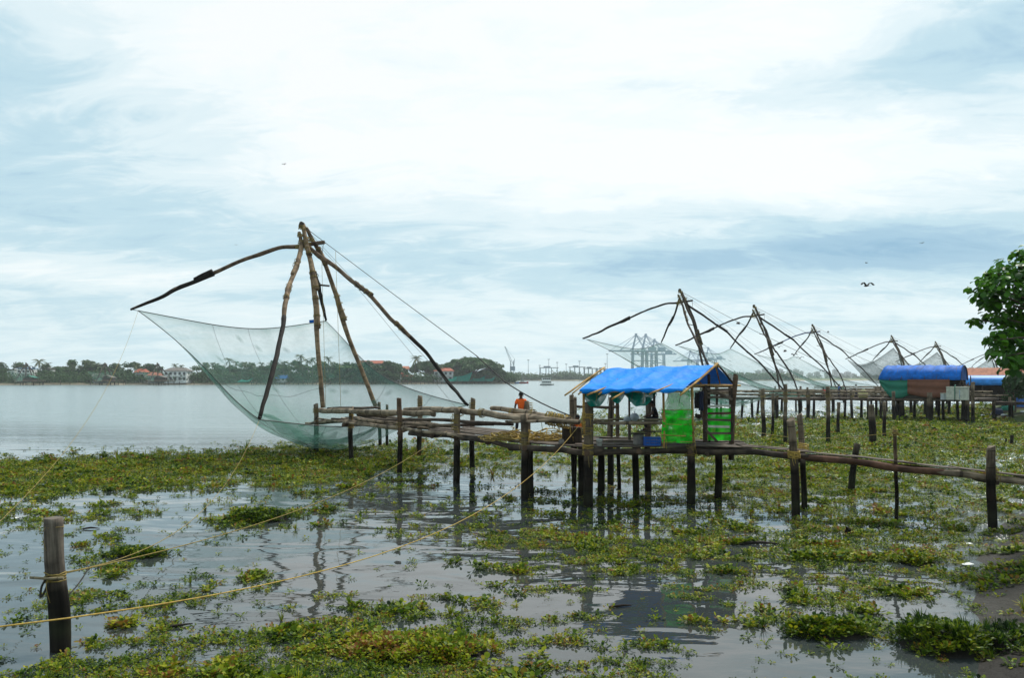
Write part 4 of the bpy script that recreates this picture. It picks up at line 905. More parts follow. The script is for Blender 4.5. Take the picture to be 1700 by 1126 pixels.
for px, py, s_, lab in ((1041, 700, .9, 'crumpled clear plastic bag on the bamboo rail'), (1053, 697, 1.1, 'fuller white plastic bag on the bamboo rail right of the crumpled one')):
    t_ = thing('plastic_bag', lab, 'bag', P(px, py+3, 32.6), group='plastic bags on the rail'); r_ = random.Random(px)
    mb = MB(); mb.grid(lambda u, v: (s_*.17*math.cos(u*6.283)*math.sin(math.pi*v*.95)**.7*(1+.25*noise.noise(Vector((math.cos(u*6.28)*2, math.sin(u*6.28)*2, v*4+px)))), s_*.14*math.sin(u*6.283)*math.sin(math.pi*v*.95)**.7, s_*.30*v+.02*math.sin(u*19)), 20, 10); mb.obj('sack', M['bag'], t_)
    MB().tube([(0, 0, .27*s_), (.02, 0, .33*s_), (-.02, 0, .37*s_)], [.03, .015, .03], 6).obj('knot', M['bag'], t_)
pl = thing('work_shelf', 'low dark plank shelf on legs behind the blue crate inside the hut', 'shelf', P(1075, 702, 33.6)); lo = pl.location.copy(); pl.location.z = DZ; 
MB().box((0.1, 0, .88), (1.8, .5, .05), jit=.01).obj('top_board', M['plank'], pl); MB().box((0.3, -.3, .40), (1.6, .3, .04), jit=.01).obj('foot_board', M['plank'], pl)
for s_ in (-.9, .95): MB().box((s_*.85, 0, .42), (.07, .4, .86)).obj('leg', M['log_dark'], pl)
rb2 = thing('hanging_basket', 'dark round basket and small pot hanging at the hut corner below the clothes', 'basket', P(1160, 690, 30.7))
MB().lathe((0, 0, -.12), [(.05, 0), (.13, .06), (.15, .16), (.14, .17), (.11, .07), (.04, .02)], 14).obj('bowl', M['log_dark'], rb2); MB().tube([(-.14, 0, .04), (0, 0, .35), (.14, 0, .04)], .008, 5).obj('cord', M['rope_dark'], rb2)
# ================================================================ PEOPLE
def person(label, loc, rz, J, shirt, trouser, scale=1.0, group=None, sleeves=True, longtr=True, skirt=False):
    root = thing('person', label, 'person', loc, rz, group); root.scale = (scale,)*3
    j = {k: Vector(v) for k, v in J.items()}
    base = [('pelvis', 'belly', .125, .12), ('belly', 'chest', .12, .145), ('chest', 'neck', .145, .055), ('neck', 'jaw', .055, .068), ('jaw', 'head', .068, .098), ('head', 'crown', .098, .055)]
    R = {'pelvis': .125, 'belly': .115, 'chest': .14, 'neck': .055, 'jaw': .072, 'head': .095, 'crown': .06}
    for s in 'LR':
        R.update({'sh'+s: .062, 'el'+s: .043, 'wr'+s: .028, 'pa'+s: .034, 'hip'+s: .095, 'kn'+s: .06, 'an'+s: .04, 'toe'+s: .035})
        a = (j['wr'+s]-j['el'+s]).normalized(); j['pa'+s] = j['wr'+s]+a*.07
        side = a.cross(Vector((0, 1, 0))).normalized() if abs(a.y) < .9 else Vector((1, 0, 0)); up_ = a.cross(side)
        for q in range(4):
            j['f%d%s' % (q, s)] = j['pa'+s]+a*.045+side*(q-1.5)*.019; j['g%d%s' % (q, s)] = j['f%d%s' % (q, s)]+a*(.035-.005*abs(q-1.5))+up_*.018
            R['f%d%s' % (q, s)] = .0105; R['g%d%s' % (q, s)] = .008
        j['t'+s] = j['wr'+s]+a*.045+side*.045; R['t'+s] = .011; j['u'+s] = j['t'+s]+a*.035+side*.008; R['u'+s] = .009
    E = [('pelvis', 'belly'), ('belly', 'chest'), ('chest', 'neck'), ('neck', 'jaw'), ('jaw', 'head'), ('head', 'crown')]
    for s in 'LR':
        E += [('chest', 'sh'+s), ('sh'+s, 'el'+s), ('el'+s, 'wr'+s), ('wr'+s, 'pa'+s), ('pelvis', 'hip'+s), ('hip'+s, 'kn'+s), ('kn'+s, 'an'+s), ('an'+s, 'toe'+s), ('wr'+s, 't'+s), ('t'+s, 'u'+s)]
        E += [('pa'+s, 'f%d%s' % (q, s)) for q in range(4)]+[('f%d%s' % (q, s), 'g%d%s' % (q, s)) for q in range(4)]
    def skin(name, edges, rad, m, rootj, sub=1):
        names = []; 
        for a, b_ in edges:
            for q in (a, b_):
                if q not in names: names.append(q)
        me = bpy.data.meshes.new(name); me.from_pydata([tuple(j[q]) for q in names], [(names.index(a), names.index(b_)) for a, b_ in edges], [])
        o = link(bpy.data.objects.new(name, me), root); md = o.modifiers.new('skin', 'SKIN'); md.use_smooth_shade = True
        sv = me.skin_vertices[0].data
        for i, q in enumerate(names): sv[i].radius = (rad(q),)*2; sv[i].use_root = (q == rootj)
        me.materials.append(m); o.modifiers.new('sub', 'SUBSURF').levels = sub; o.modifiers['sub'].render_levels = sub
        return o
    skin('body', E, lambda q: R[q], M['skin'], 'pelvis')
    for s in 'LR':
        j['slv'+s] = j['sh'+s].lerp(j['el'+s], .62); j['cuf'+s] = j['kn'+s].lerp(j['an'+s], .88 if longtr else .1)
    R2 = dict(R); R2.update({'slvL': .066, 'slvR': .066, 'cufL': .062, 'cufR': .062})
    j['hem'] = j['pelvis'].lerp(j['belly'], .0)-Vector((0, 0, .03)); j['ncol'] = j['chest'].lerp(j['neck'], .72); R2['hem'] = .135; R2['ncol'] = .072
    se = [('hem', 'belly'), ('belly', 'chest'), ('chest', 'ncol')]+[('chest', 'shL'), ('chest', 'shR'), ('shL', 'slvL'), ('shR', 'slvR')]
    skin('shirt', se, lambda q: R2[q]+.02, M[shirt], 'chest')
    te = [('pelvis', 'hipL'), ('pelvis', 'hipR'), ('hipL', 'knL'), ('hipR', 'knR'), ('knL', 'cufL'), ('knR', 'cufR')]
    skin('trousers', te, lambda q: R2[q]+.014, M[trouser], 'pelvis')
    hd = j['head']; up = (j['crown']-j['jaw']).normalized(); mb = MB()
    mb.grid(lambda u, v: hd+Vector((math.cos(u*6.283)*.104*math.sin(v*1.75), math.sin(u*6.283)*.112*math.sin(v*1.75)-.008, .03+.118*math.cos(v*1.75))), 16, 7); mb.obj('hair', M['hair'], root)
    fc = MB()
    for s in (-1, 1):
        fc.box(hd+Vector((s*.100, .0, -.01)), (.018, .04, .055))
    fc.obj('ears', M['skin'], root)
    MB().tube([hd+Vector((0, .09, .02)), hd+Vector((0, .118, -.022)), hd+Vector((0, .09, -.035))], [.01, .016, .012], 6).obj('nose', M['skin'], root)
    for s in (-1, 1): MB().lathe(hd+Vector((s*.035, .088, .012)), [(.002, -.008), (.012, 0), (.002, .008)], 8).obj('eye', M['hair'], root)
    MB().box(hd+Vector((0, .083, -.055)), (.05, .02, .01)).obj('mouth', M['hair'], root)
    for s in 'LR': MB().box(j['an'+s].lerp(j['toe'+s], .5)+Vector((0, 0, -.045)), (.10, .27, .02)).obj('sandal', M['rope_dark'], root)
    return root
STAND = dict(pelvis=(0, 0, .90), belly=(0, 0, 1.06), chest=(0, .0, 1.27), neck=(0, -.01, 1.43), jaw=(0, .01, 1.49), head=(0, .01, 1.56), crown=(0, 0, 1.62),
    shL=(-.17, 0, 1.34), elL=(-.26, -.03, 1.08), wrL=(-.23, .10, .88), shR=(.17, 0, 1.34), elR=(.24, -.02, 1.07), wrR=(.2, .14, .90),
    hipL=(-.09, 0, .86), knL=(-.15, .03, .47), anL=(-.20, -.03, .08), toeL=(-.22, .10, .05), hipR=(.09, 0, .86), knR=(.12, .04, .47), anR=(.15, -.01, .08), toeR=(.17, .12, .05))
SIT = dict(pelvis=(0, 0, .50), belly=(0, .02, .66), chest=(0, .07, .86), neck=(0, .12, 1.01), jaw=(0, .16, 1.07), head=(0, .18, 1.14), crown=(0, .18, 1.2),
    shL=(-.17, .07, .93), elL=(-.24, .18, .70), wrL=(-.12, .38, .62), shR=(.17, .07, .93), elR=(.24, .18, .70), wrR=(.12, .40, .62),
    hipL=(-.09, .03, .48), knL=(-.14, .44, .50), anL=(-.14, .42, .08), toeL=(-.14, .55, .05), hipR=(.09, .03, .48), knR=(.14, .44, .50), anR=(.14, .42, .08), toeR=(.14, .55, .05))
pm = P(865, 715, 37.0); pm.z = DZ+.12
person('man in an orange T-shirt and dark trousers standing behind the log rail, back turned', pm, .12, STAND, 'orange', 'darkcloth', 1.1)
MB().box((0, 0, 0), (.16, .01, .07))
ps = P(1089, 705, 33.5); ps.z = DZ+.42
person('dark silhouetted man seated inside the hut, seen from the side behind the green screen', ps, 1.45, SIT, 'darkcloth', 'darkcloth', 1.0)
po2 = P(962, 705, 33.8); po2.z = DZ-.1
person('person in a red-orange shirt sitting low behind the lashed pile at the left hut corner', po2, .4, SIT, 'orange', 'darkcloth', .92)
# ================================================================ FAR PIERS (right)
def jetty(name, label, pts, wd, z, npost, off=0, rails=True, seed=1, group='timber piers of the other nets'):
    r = random.Random(seed); root = thing(name, label, 'pier', (pts[0][0], pts[0][1], 0), group=group); oo = root.location.copy()
    pts = [Vector((p[0], p[1], z)) for p in pts]; L = [0]
    for a, b_ in zip(pts, pts[1:]): L.append(L[-1]+(b_-a).length)
    def at(s):
        s = max(0, min(L[-1]-.001, s))
        for i in range(len(L)-1):
            if L[i] <= s <= L[i+1]:
                f = (s-L[i])/(L[i+1]-L[i]); d = (pts[i+1]-pts[i]).normalized(); return pts[i].lerp(pts[i+1], f)-oo, d, Vector((-d.y, d.x, 0))
    for k in range(npost):
        s = L[-1]*(k+r.uniform(.1, .9))/npost
        for side in (-1, 1):
            p, d, nn_ = at(min(L[-1], s+r.uniform(-.8, .8))); q = p+nn_*side*wd/2; top = r.choice((z+.05, z+.1, z+1.0, z+1.3, z+.6, z-.1))
            MB().tube([(q.x, q.y, -.5), (q.x+r.uniform(-.15, .15), q.y, top)], [r.uniform(.13, .2), r.uniform(.11, .17)], 7, .15, sub=2).obj('pile', M['pile'], root)
            if top > z+.5 and side < 0: lash(root, Vector((q.x, q.y, z+.3)), .2, (0, 0, 1), 3, .04, 'rope_old', .25, loose=False)
    s = 0
    while s < L[-1]:
        Lk = r.uniform(2.2, 3.6)
        for k in range(3):
            a, d, n_ = at(s); b_, _, n2_ = at(s+Lk); w0 = wd*(k/3-.5); w1 = wd*((k+1)/3-.5)-.04
            quadplank(a+n_*w0, b_+n2_*w0+Vector((0, 0, r.uniform(-.02, .04))), a+n_*w1, b_+n2_*w1, .06, 'plank', root, Vector((0, 0, 0)))
        s += Lk
    for side in (-1, 1):
        for dz, rr in ((-.15, .13),)+(((.42, .09), (.78, .11)) if rails and side > -2 else ()):
            s = 0
            while s < L[-1]-2:
                Lk = r.uniform(6, 10); a, d, n_ = at(max(0, s-1)); b_, _, n2_ = at(s+Lk); c_, _, n3_ = at(s+Lk/2)
                MB().tube([a+n_*side*wd/2+Vector((0, 0, dz+r.uniform(-.1, .1))), c_+n3_*side*wd/2+Vector((0, 0, dz)), b_+n2_*side*wd/2+Vector((0, 0, dz+r.uniform(-.1, .1)))], rr, 6, .3).obj('rail_log', M['log' if dz > 0 else 'log_dark'], root); s += Lk
    for k in range(npost):
        p, d, n_ = at(L[-1]*(k+.5)/npost); MB().tube([p-n_*(wd/2+.5)-Vector((0, 0, .2)), p+n_*(wd/2+.5)-Vector((0, 0, .2))], .12, 6, .2).obj('cross_beam', M['log_dark'], root)
    return root
jetty('fishing_pier', 'long log pier behind the walkway leading to the barrel-roofed hut', [(22.5, 98), (34, 96), (44, 93.5), (56, 92)], 4.2, 2.45, 13, seed=3)
jetty('fishing_pier', 'pier of the third net partly hidden behind the longer one', [(37, 118), (50, 113), (62, 104)], 4.5, 2.3, 7, seed=5)
jetty('fishing_pier', 'pier of the fourth net seen low beyond the longer piers', [(61, 160), (80, 150), (97, 143)], 5, 2.3, 6, seed=6)
jetty('plank_walkway', 'board walk from the barrel-roofed hut to the shore at the right edge', [(56.5, 93.5), (62, 90), (72, 86)], 1.8, 2.0, 4, rails=False, seed=8, group='board walks to the shore')
for nm, (ox, oy), sd__, lab in (('fishing_pier', (net_b.location.x, net_b.location.y), 9, 'pier of the fifth net behind the barrel-roofed hut'), ('fishing_pier', (net6.location.x, net6.location.y), 10, 'pier of the sixth net behind the low blue-roofed hut'), ('fishing_pier', (net7.location.x, net7.location.y), 11, 'pier of the farthest net on the near shore')):
    jetty(nm, lab, [(ox, oy), (ox+10, oy-10), (ox+22, oy-16)], 5, 2.3, 5, seed=sd__)
for (px, D, q) in FARN:
    x_ = (px-850)/FPX*500
    jetty('fishing_platform', 'dark timber net platform across the river, %s' % {43: 'leftmost of the three', 174: 'middle of the three', 261: 'rightmost of the three'}[px], [(x_-6, 502), (x_+9, 501)], 8, 2.4, 6, seed=px, group='net platforms on the far bank')
    sh = thing('net_shed', 'small dark shed heaped with gear on the %s platform across the river' % {43: 'leftmost', 174: 'middle', 261: 'rightmost'}[px], 'shed', (x_+1, 503, 2.45), group='sheds on the far net platforms')
    MB().box((0, 0, 1.1), (7, 4, 2.2), jit=.3).obj('wall', M['darkwall'], sh); mb = MB(); mb.grid(lambda u, v: ((u-.5)*8, (v-.5)*5, 2.25+1.3*(1-abs(2*u-1))), 4, 2, False); solid(mb.obj('roof', M['greyroof' if px != 43 else 'teal_solid'], sh), .15)
# people on the far pier
for i, (px, D, m, tr, lab, ps_) in enumerate(((1368, 94, 'redcloth', 'darkcloth', 'tiny person in red sitting on the long far pier', SIT), (1393, 95, 'bluecloth', 'navy', 'tiny person in blue standing on the long far pier', STAND), (1404, 94.5, 'darkcloth', 'darkcloth', 'tiny person in dark clothes on the long far pier, right of the one in blue', SIT), (1421, 95, 'white', 'navy', 'tiny person in a white shirt on the long far pier', STAND))):
    q = P(px, 650, D); q.z = 2.5; person(lab, q, i*1.3, ps_, m, tr, .95, group='people working on the far pier')
sk = thing('sack', 'pale yellow sack standing on the long far pier', 'sack', P(1433, 655, 93)); sk.location.z = 2.5
mb = MB(); mb.lathe((0, 0, 0), [(.45, 0), (.55, .25), (.52, .6), (.35, .85), (.12, .95)], 12); mb.obj('body', mat('pale_sack', (.55, .50, .25), .8, .2, 3), sk); MB().tube([(0, 0, .93), (0, .05, 1.08)], [.1, .16], 8, .2).obj('neck', M['cream'], sk)
# ================================================================ BARREL-ROOFED HUT
def barrel(cx, y0, y1, x0, x1, z0, hgt): pass
h2 = thing('barrel_roof_hut', 'stilt hut with long blue barrel roof and teal and brown sheet walls', 'hut', P(1531, 664, 91)); h2.location.z = 0; o2 = h2.location.copy(); h2.rotation_euler.z = -.66; R2_ = Matrix.Rotation(.66, 3, 'Z')
xl, xr = -4.25, 4.2
def br(u, v, rr=0):
    a = math.pi*v; wdp = 4.6; return Vector((xl+(xr-xl)*u+.5*math.sin(a)*(1-u)*1.2, -2.0+wdp/2-math.cos(a)*wdp/2*1.0, CAMH-.25+1.66*math.sin(a)**.9+.10*noise.noise(Vector((u*9, v*5, 0)))-.07*abs(math.sin(u*math.pi*7))))
mb = MB(); mb.grid(br, 30, 16); solid(mb.obj('barrel_roof', M['tarp2'], h2), .05)
for k in range(8): MB().tube([br(k/7, q/14)-Vector((0, 0, .08)) for q in range(15)], .05, 5, sub=1).obj('roof_hoop', M['log_dark'], h2)
mb = MB(); [mb.poly([Vector((xr-.25, .3, CAMH-.3)), br(.985, q/12), br(.985, (q+1)/12)]) for q in range(12)]; solid(mb.obj('gable_sheet', mat('faded_blue_sheet', (.03, .11, .36), .6, .5, 1.2), h2), .04)
def wsheet(name, m, X0, X1, fz0, fz1, yy=-2.0, amp=.12):
    mb = MB(); mb.grid(lambda u, v: Vector((X0+(X1-X0)*u, yy+amp*math.sin(u*9)*v+.05*math.sin(v*14), fz0(u)+(fz1(u)-fz0(u))*v)), 24, 12); return solid(mb.obj(name, M[m], h2), .02)
W_ = xr-xl; top_ = lambda u: CAMH-.22
wsheet('teal_sheet', 'teal_solid', xl+.15, xl+W_*.40, top_, lambda u: 4.7-2.15*math.sin(min(1, u*1.9+.12)*1.57)+.95*max(0, u-.75)*2)
wsheet('brown_sheet', 'brown_cloth', xl+W_*.37, xl+W_*.87, top_, lambda u: 2.75-.25*math.sin(u*3.1)+.5*(1-u)*.6, -2.08)
MB().box((0, .3, 2.40), (W_+2, 4.6, .16)).obj('floor', M['plank'], h2)
MB().box((0, 2.45, 3.6), (W_*.95, .06, 2.3)).obj('back_wall', M['darkwall'], h2)
MB().box((xl+W_*.5, -1.5, 2.75), (W_*.55, .6, .6), jit=.05).obj('bench', M['darkwall'], h2)
for px, by, ty, r in ((1484, 700, 650, .2), (1491, 697, 662, .28), (1497, 698, 664, .3), (1543, 700, 652, .36), (1537, 690, 664, .25), (1600, 700, 640, .28), (1606, 702, 640, .22), (1615, 704, 628, .18), (1576, 688, 664, .2), (1512, 690, 664, .2), (1555, 686, 664, .2)):
    g_ = G(px, by); z = min(4.4, CAMH-(ty-HOR)/FPX*g_.y); e_ = R2_ @ (g_-o2); MB().tube([(e_.x, e_.y, -.5), (e_.x, e_.y, z)], [r*1.05, r*.9], 8, .15, sub=3).obj('pile', M['pile'], h2)
wt = thing('water_tank', 'stained white water tank with pipes at the right end of the barrel-roofed hut', 'tank', P(1590, 661, 85.6)); wt.location.z = 2.5; wt.rotation_euler.z = -.6
MB().box((0, 0, .66), (2.0, 1.5, 1.32), jit=.03).obj('tank', M['cream'], wt); MB().box((0, 0, 1.36), (2.1, 1.6, .09)).obj('lid', M['cream'], wt); MB().tube([(-.2, -.8, 0), (-.2, -.82, 1.5), (-.2, -.2, 1.6)], .04, 6, sub=1).obj('pipe', M['teal_solid'], wt); MB().tube([(.25, -.8, .1), (.25, -.82, 1.1)], .03, 6).obj('pipe', M['steel'], wt)
for s_ in (-.7, 0, .7): MB().box((s_, -.77, .66), (.06, .04, 1.2)).obj('rib', M['cream'], wt)
bx_ = thing('storage_box', 'pale blue box left of the white water tank', 'box', P(1570, 661, 86.5)); bx_.location.z = 2.5; MB().box((0, 0, .32), (.75, .7, .64), jit=.02).obj('body', M['bag'], bx_); MB().box((0, 0, .67), (.82, .77, .07)).obj('lid', M['cream'], bx_)
# gear clutter at the hut corner
gc = thing('gear_stack', 'jumble of dark brown poles and floats stacked at the right corner of the barrel-roofed hut', 'gear', P(1604, 660, 87)); gc.location.z = 2.4
for k in range(9): MB().tube([(rnd.uniform(-.6, .6), rnd.uniform(-.4, .4), 0), (rnd.uniform(-.7, .7), rnd.uniform(-.4, .4), rnd.uniform(1.2, 2.7))], .06, 6, .2).obj('pole', M['log_dark'], gc)
for k in range(4): MB().lathe((rnd.uniform(-.5, .6), -.5, .5+k*.45), [(.02, -.2), (.18, -.12), (.22, 0), (.18, .12), (.02, .2)], 10).obj('float', M['pile_brown'], gc)
for i in range(7):
    MB().tube([br(.06+i*.145, v/12)+Vector((.1*math.sin(i+v), 0, .045)) for v in range(1, 12)], .014, 5, sub=1).obj('tie_rope', M['rope_thin'], h2)
# second blue-roofed hut
h3 = thing('low_blue_hut', 'low dark hut with faded blue tarpaulin roof behind the barrel-roofed hut', 'hut', P(1630, 655, 104)); h3.location.z = 1.9; h3.rotation_euler.z = -.72 
mb = MB(); mb.grid(lambda u, v: Vector(((u-.5)*6.2, -1.8+3.6*(1-math.cos(math.pi*v))/2, 2.0+1.25*math.sin(math.pi*v)**.8)), 14, 12); solid(mb.obj('barrel_roof', mat('faded_blue_tarp', (.02, .22, .62), .5, .35, 1.1), h3), .05)
mb = MB(); mb.grid(lambda u, v: Vector((3.0+u*.35, -1.9+3.8*(1-math.cos(math.pi*v))/2, 2.02+1.35*math.sin(math.pi*v)**.8)), 1, 12); solid(mb.obj('gable_trim', M['cream'], h3), .08)
MB().box((0, 1.6, 1.0), (5.8, .08, 2.0)).obj('wall', M['darkwall'], h3); MB().box((-2.85, 0, 1.0), (.08, 3.2, 2.0)).obj('wall', M['darkwall'], h3)
for s_ in (-2.8, -1.2, .4, 2.8): MB().tube([(s_, -1.7, -.2), (s_, -1.7, 2.15)], .07, 6).obj('post', M['log_dark'], h3)
MB().box((-.3, -1.5, .5), (4.8, .5, 1.0), jit=.06).obj('counter', M['darkwall'], h3); MB().box((0, 0, -.06), (6.4, 4, .1)).obj('floor', M['plank'], h3)
# tiled building on the shore
bd = thing('tiled_building', 'brown-walled building with a reddish tiled roof on the shore behind the tree', 'building', P(1668, 655, 118)); bd.location.z = 1.5; bd.rotation_euler.z = -.5; M_o = M['orangeroof']
MB().box((1.5, 2, 1.5), (13, 6, 3.0)).obj('wall', M['brownwall'], bd)
mb = MB(); mb.grid(lambda u, v: Vector((-5.6+14.5*u, -1.6+3.8*v, 2.7+2.1*v)), 24, 10, False); solid(mb.obj('roof', M_o, bd), .12)
mb = MB(); mb.grid(lambda u, v: Vector((-5.6+14.5*u, 6-3.8*v, 2.7+2.1*v)), 2, 2, False); solid(mb.obj('roof', M_o, bd), .12)
for k in range(30): MB().beam((-5.5+k*.49, -1.65, 2.78), (-5.5+k*.49, 2.2, 4.9), .12, .07).obj('roof_ridge_tile', M_o, bd)
mb = MB(); mb.poly([(-1.6, -2.6, 2.2), (4.2, -2.6, 2.2), (1.3, -2.6, 4.0)]); solid(mb.obj('gable', M['darkwall'], bd), .1)
for s_ in (-1, 1):
    mb = MB(); mb.grid(lambda u, v: Vector((1.3+s_*3.2*u, -2.8+3*v, 4.15-2.05*u)), 2, 2, False); solid(mb.obj('porch_roof', M['greyroof'], bd), .1)
for s_ in (-2.6, .2, 2.8, 5.6): MB().box((s_, -1.06, 1.2), (1.5, .1, 2.3)).obj('door', M['darkwall'], bd); MB().box((s_+.9, -1.08, 1.4), (.14, .12, 2.8)).obj('frame', M['plank_red'], bd)
um = thing('parasol', 'red and white parasol in front of the brown-walled building', 'parasol', P(1655, 655, 112)); um.location.z = 1.6
mb = MB(); mb.lathe((0, 0, 2.0), [(1.9, 0), (1.2, .42), (.4, .65), (.03, .72)], 8, False); mb.obj('canopy', mat('red_white_cloth', (.62, .05, .06), .7, .1, .6, col2=(.8, .8, .78)), um); MB().tube([(0, 0, 0), (0, 0, 2.65)], .04, 6).obj('pole', M['white'], um)
for i, (px, py, D, m, s_, lab) in enumerate(((1656, 656, 98, 'navy', (1.3, 1, .9), 'dark blue drum-shaped bin on the shore under the tree'), (1674, 657, 100, 'teal_solid', (2.0, 1, .7), 'green covered heap on the shore left of the tree trunk'), (1694, 652, 104, 'bluecloth', (1.5, .8, 1.8), 'upright blue sheet by the tree trunk'))):
    t_ = thing('covered_goods', lab, 'goods', P(px, py, D)); t_.location.z = land_z(t_.location.x, t_.location.y)
    mb = MB(); mb.grid(lambda u, v: (s_[0]*.5*math.cos(u*6.283)*(1-.35*v**4)*(1 if v < .99 else .05), s_[1]*.5*math.sin(u*6.283)*(1-.35*v**4)*(1 if v < .99 else .05), s_[2]*v+.07*math.sin(u*14)), 16, 8); mb.obj('cover', M[m], t_); MB().box((0, 0, .06), (s_[0]*1.08, s_[1]*1.05, .12), jit=.03).obj('base_board', M['plank'], t_)
for i in range(14):                                             # pale litter on the bank
    px = rnd.uniform(1618, 1698); py = rnd.uniform(664, 690); q = P(px, py, CAMH*FPX/(py-HOR)*.86); q.z = max(0.03, land_z(q.x, q.y)+.03)
    mb = MB(); mb.grid(lambda u, v: (.2*math.cos(u*6.28)*math.sin(v*3.1), .16*math.sin(u*6.28)*math.sin(v*3.1), .13*v+.03*math.sin(u*9+i)), 7, 4); o = mb.obj('litter', M['bag']); o.location = q; o.scale = (rnd.uniform(.6, 1.9),)*3
    tag(o, 'pale crumpled litter on the weedy bank at the right below the low blue hut', 'litter', 'litter on the right bank')
for px, py, s_, lab in ((1607, 940, .11, 'white floating lump of foam in the weed near the right edge'), (25, 863, .10, 'white scrap floating left of the foreground post'), (1608, 905, .08, 'small pale scrap floating just above the white foam lump'), (1138, 768, .1, 'white scrap in weed just right of the hut pile'), (1390, 700, .2, 'white bird-like scrap in the weed before the barrel-roofed hut')):
    q = G(px, py); mb = MB(); mb.grid(lambda u, v: (s_*1.5*math.cos(u*6.28)*math.sin(v*3.1), s_*math.sin(u*6.28)*math.sin(v*3.1), s_*.7*v+.01*math.sin(u*9)), 10, 6); o = mb.obj('floating_scrap', M['white'] if px != 1560 else M['brownwall']); o.location = q; tag(o, lab, 'litter')
for px, py, L_, a, lab in ((480, 905, .0, 0, ''), (150, 880, .5, .1, 'thin dark stick floating right of the foreground post'), (292, 1044, .45, .25, 'short black stick floating at the edge of the bottom weed'), (1030, 1010, .5, .12, 'dark twig afloat in the open water below the hut'), (1265, 905, 1.3, -.1, 'long curved black branch lying in the weed left of the walkway piles')):
    if not L_: continue
    q = G(px, py); o = MB().tube([(-L_/2, 0, 0), (0, .03, .03), (L_/2, a, 0)], [.012+.02*L_, .02+.02*L_, .01], 6, .3).obj('driftwood', M['black']); o.location = q+Vector((0, 0, .02)); tag(o, lab, 'driftwood')
# ================================================================ TREES
def quads_crown(sites, size, seed, flat=.0):
    """leaf-clump faces scattered through ellipsoid lobes; tint by clump"""
    r = random.Random(seed); mb = MB(); tint = []
    for (cx, cy_, cz, rx, ry, rz_, n) in sites:
        lt = r.uniform(.2, .7)
        for _ in range(n):
            v = Vector((r.gauss(0, 1), r.gauss(0, 1), r.gauss(0, 1))).normalized()*(r.random()**.4); p = Vector((cx+v.x*rx, cy_+v.y*ry, cz+v.z*rz_))
            s_ = size*r.uniform(.5, 1.25); nrm = (v+Vector((r.gauss(0, .6), r.gauss(0, .6), r.gauss(.3, .6)))).normalized(); a = nrm.orthogonal().normalized(); b_ = nrm.cross(a); an = r.uniform(0, 3); a, b_ = a*math.cos(an)+b_*math.sin(an), b_*math.cos(an)-a*math.sin(an)
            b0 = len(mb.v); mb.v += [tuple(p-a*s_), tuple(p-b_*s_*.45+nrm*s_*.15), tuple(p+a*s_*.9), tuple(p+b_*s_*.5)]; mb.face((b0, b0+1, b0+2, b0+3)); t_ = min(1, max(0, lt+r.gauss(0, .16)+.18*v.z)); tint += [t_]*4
    return mb, tint
def tree_proto(name, seed, hgt, wid, n, dome=False):
    r = random.Random(seed); root = thing(name, 'x', 'tree'); S = []
    th = hgt*(.35 if dome else .28)
    if dome:
        mbt = MB().tube([(0, 0, -1), (.2, 0, th*.5), (0, .1, th)], [wid*.035, wid*.028, wid*.026], 8, .2)
        for k in range(17):
            a = k*2.4; rr = wid*.5*math.sqrt((k+.4)/17)*.95; z = hgt*(.97-.42*(rr/(wid*.5))**2.0); S.append((math.cos(a)*rr, math.sin(a)*rr*.8, z-hgt*.10, wid*.135, wid*.12, hgt*.115, n//17))
            mbt.tube([(0, 0, th*.8), (math.cos(a)*rr*.55, math.sin(a)*rr*.45, z*.72), (math.cos(a)*rr, math.sin(a)*rr*.8, z-hgt*.13)], [wid*.016, wid*.010, wid*.004], 5, .2)
    else:
        mbt = MB().tube([(0, 0, -1), (.3, 0, th*.6), (0, .2, hgt*.6)], [wid*.045, wid*.035, wid*.015], 7, .2)
        for k in range(13):
            a = r.uniform(0, 6.28); f = r.uniform(0, 1); rr = wid*.36*math.sin(math.pi*(.26+.68*f))*r.uniform(.5, 1.1); z = hgt*(.16+.76*f); S.append((math.cos(a)*rr, math.sin(a)*rr, z, wid*r.uniform(.13, .24), wid*.18, hgt*r.uniform(.08, .14), n//13))
            mbt.tube([(0, 0, th+.3*(z-th)), (math.cos(a)*rr, math.sin(a)*rr, z)], [wid*.013, wid*.005], 4, .1, sub=1)
    mbt.obj('trunk', M['bark'], root); mb, tn = quads_crown(S, wid*.040 if dome else wid*.065, seed); o = mb.obj('crown', M['far_leaf'], root); settint(o.data, tn); return root
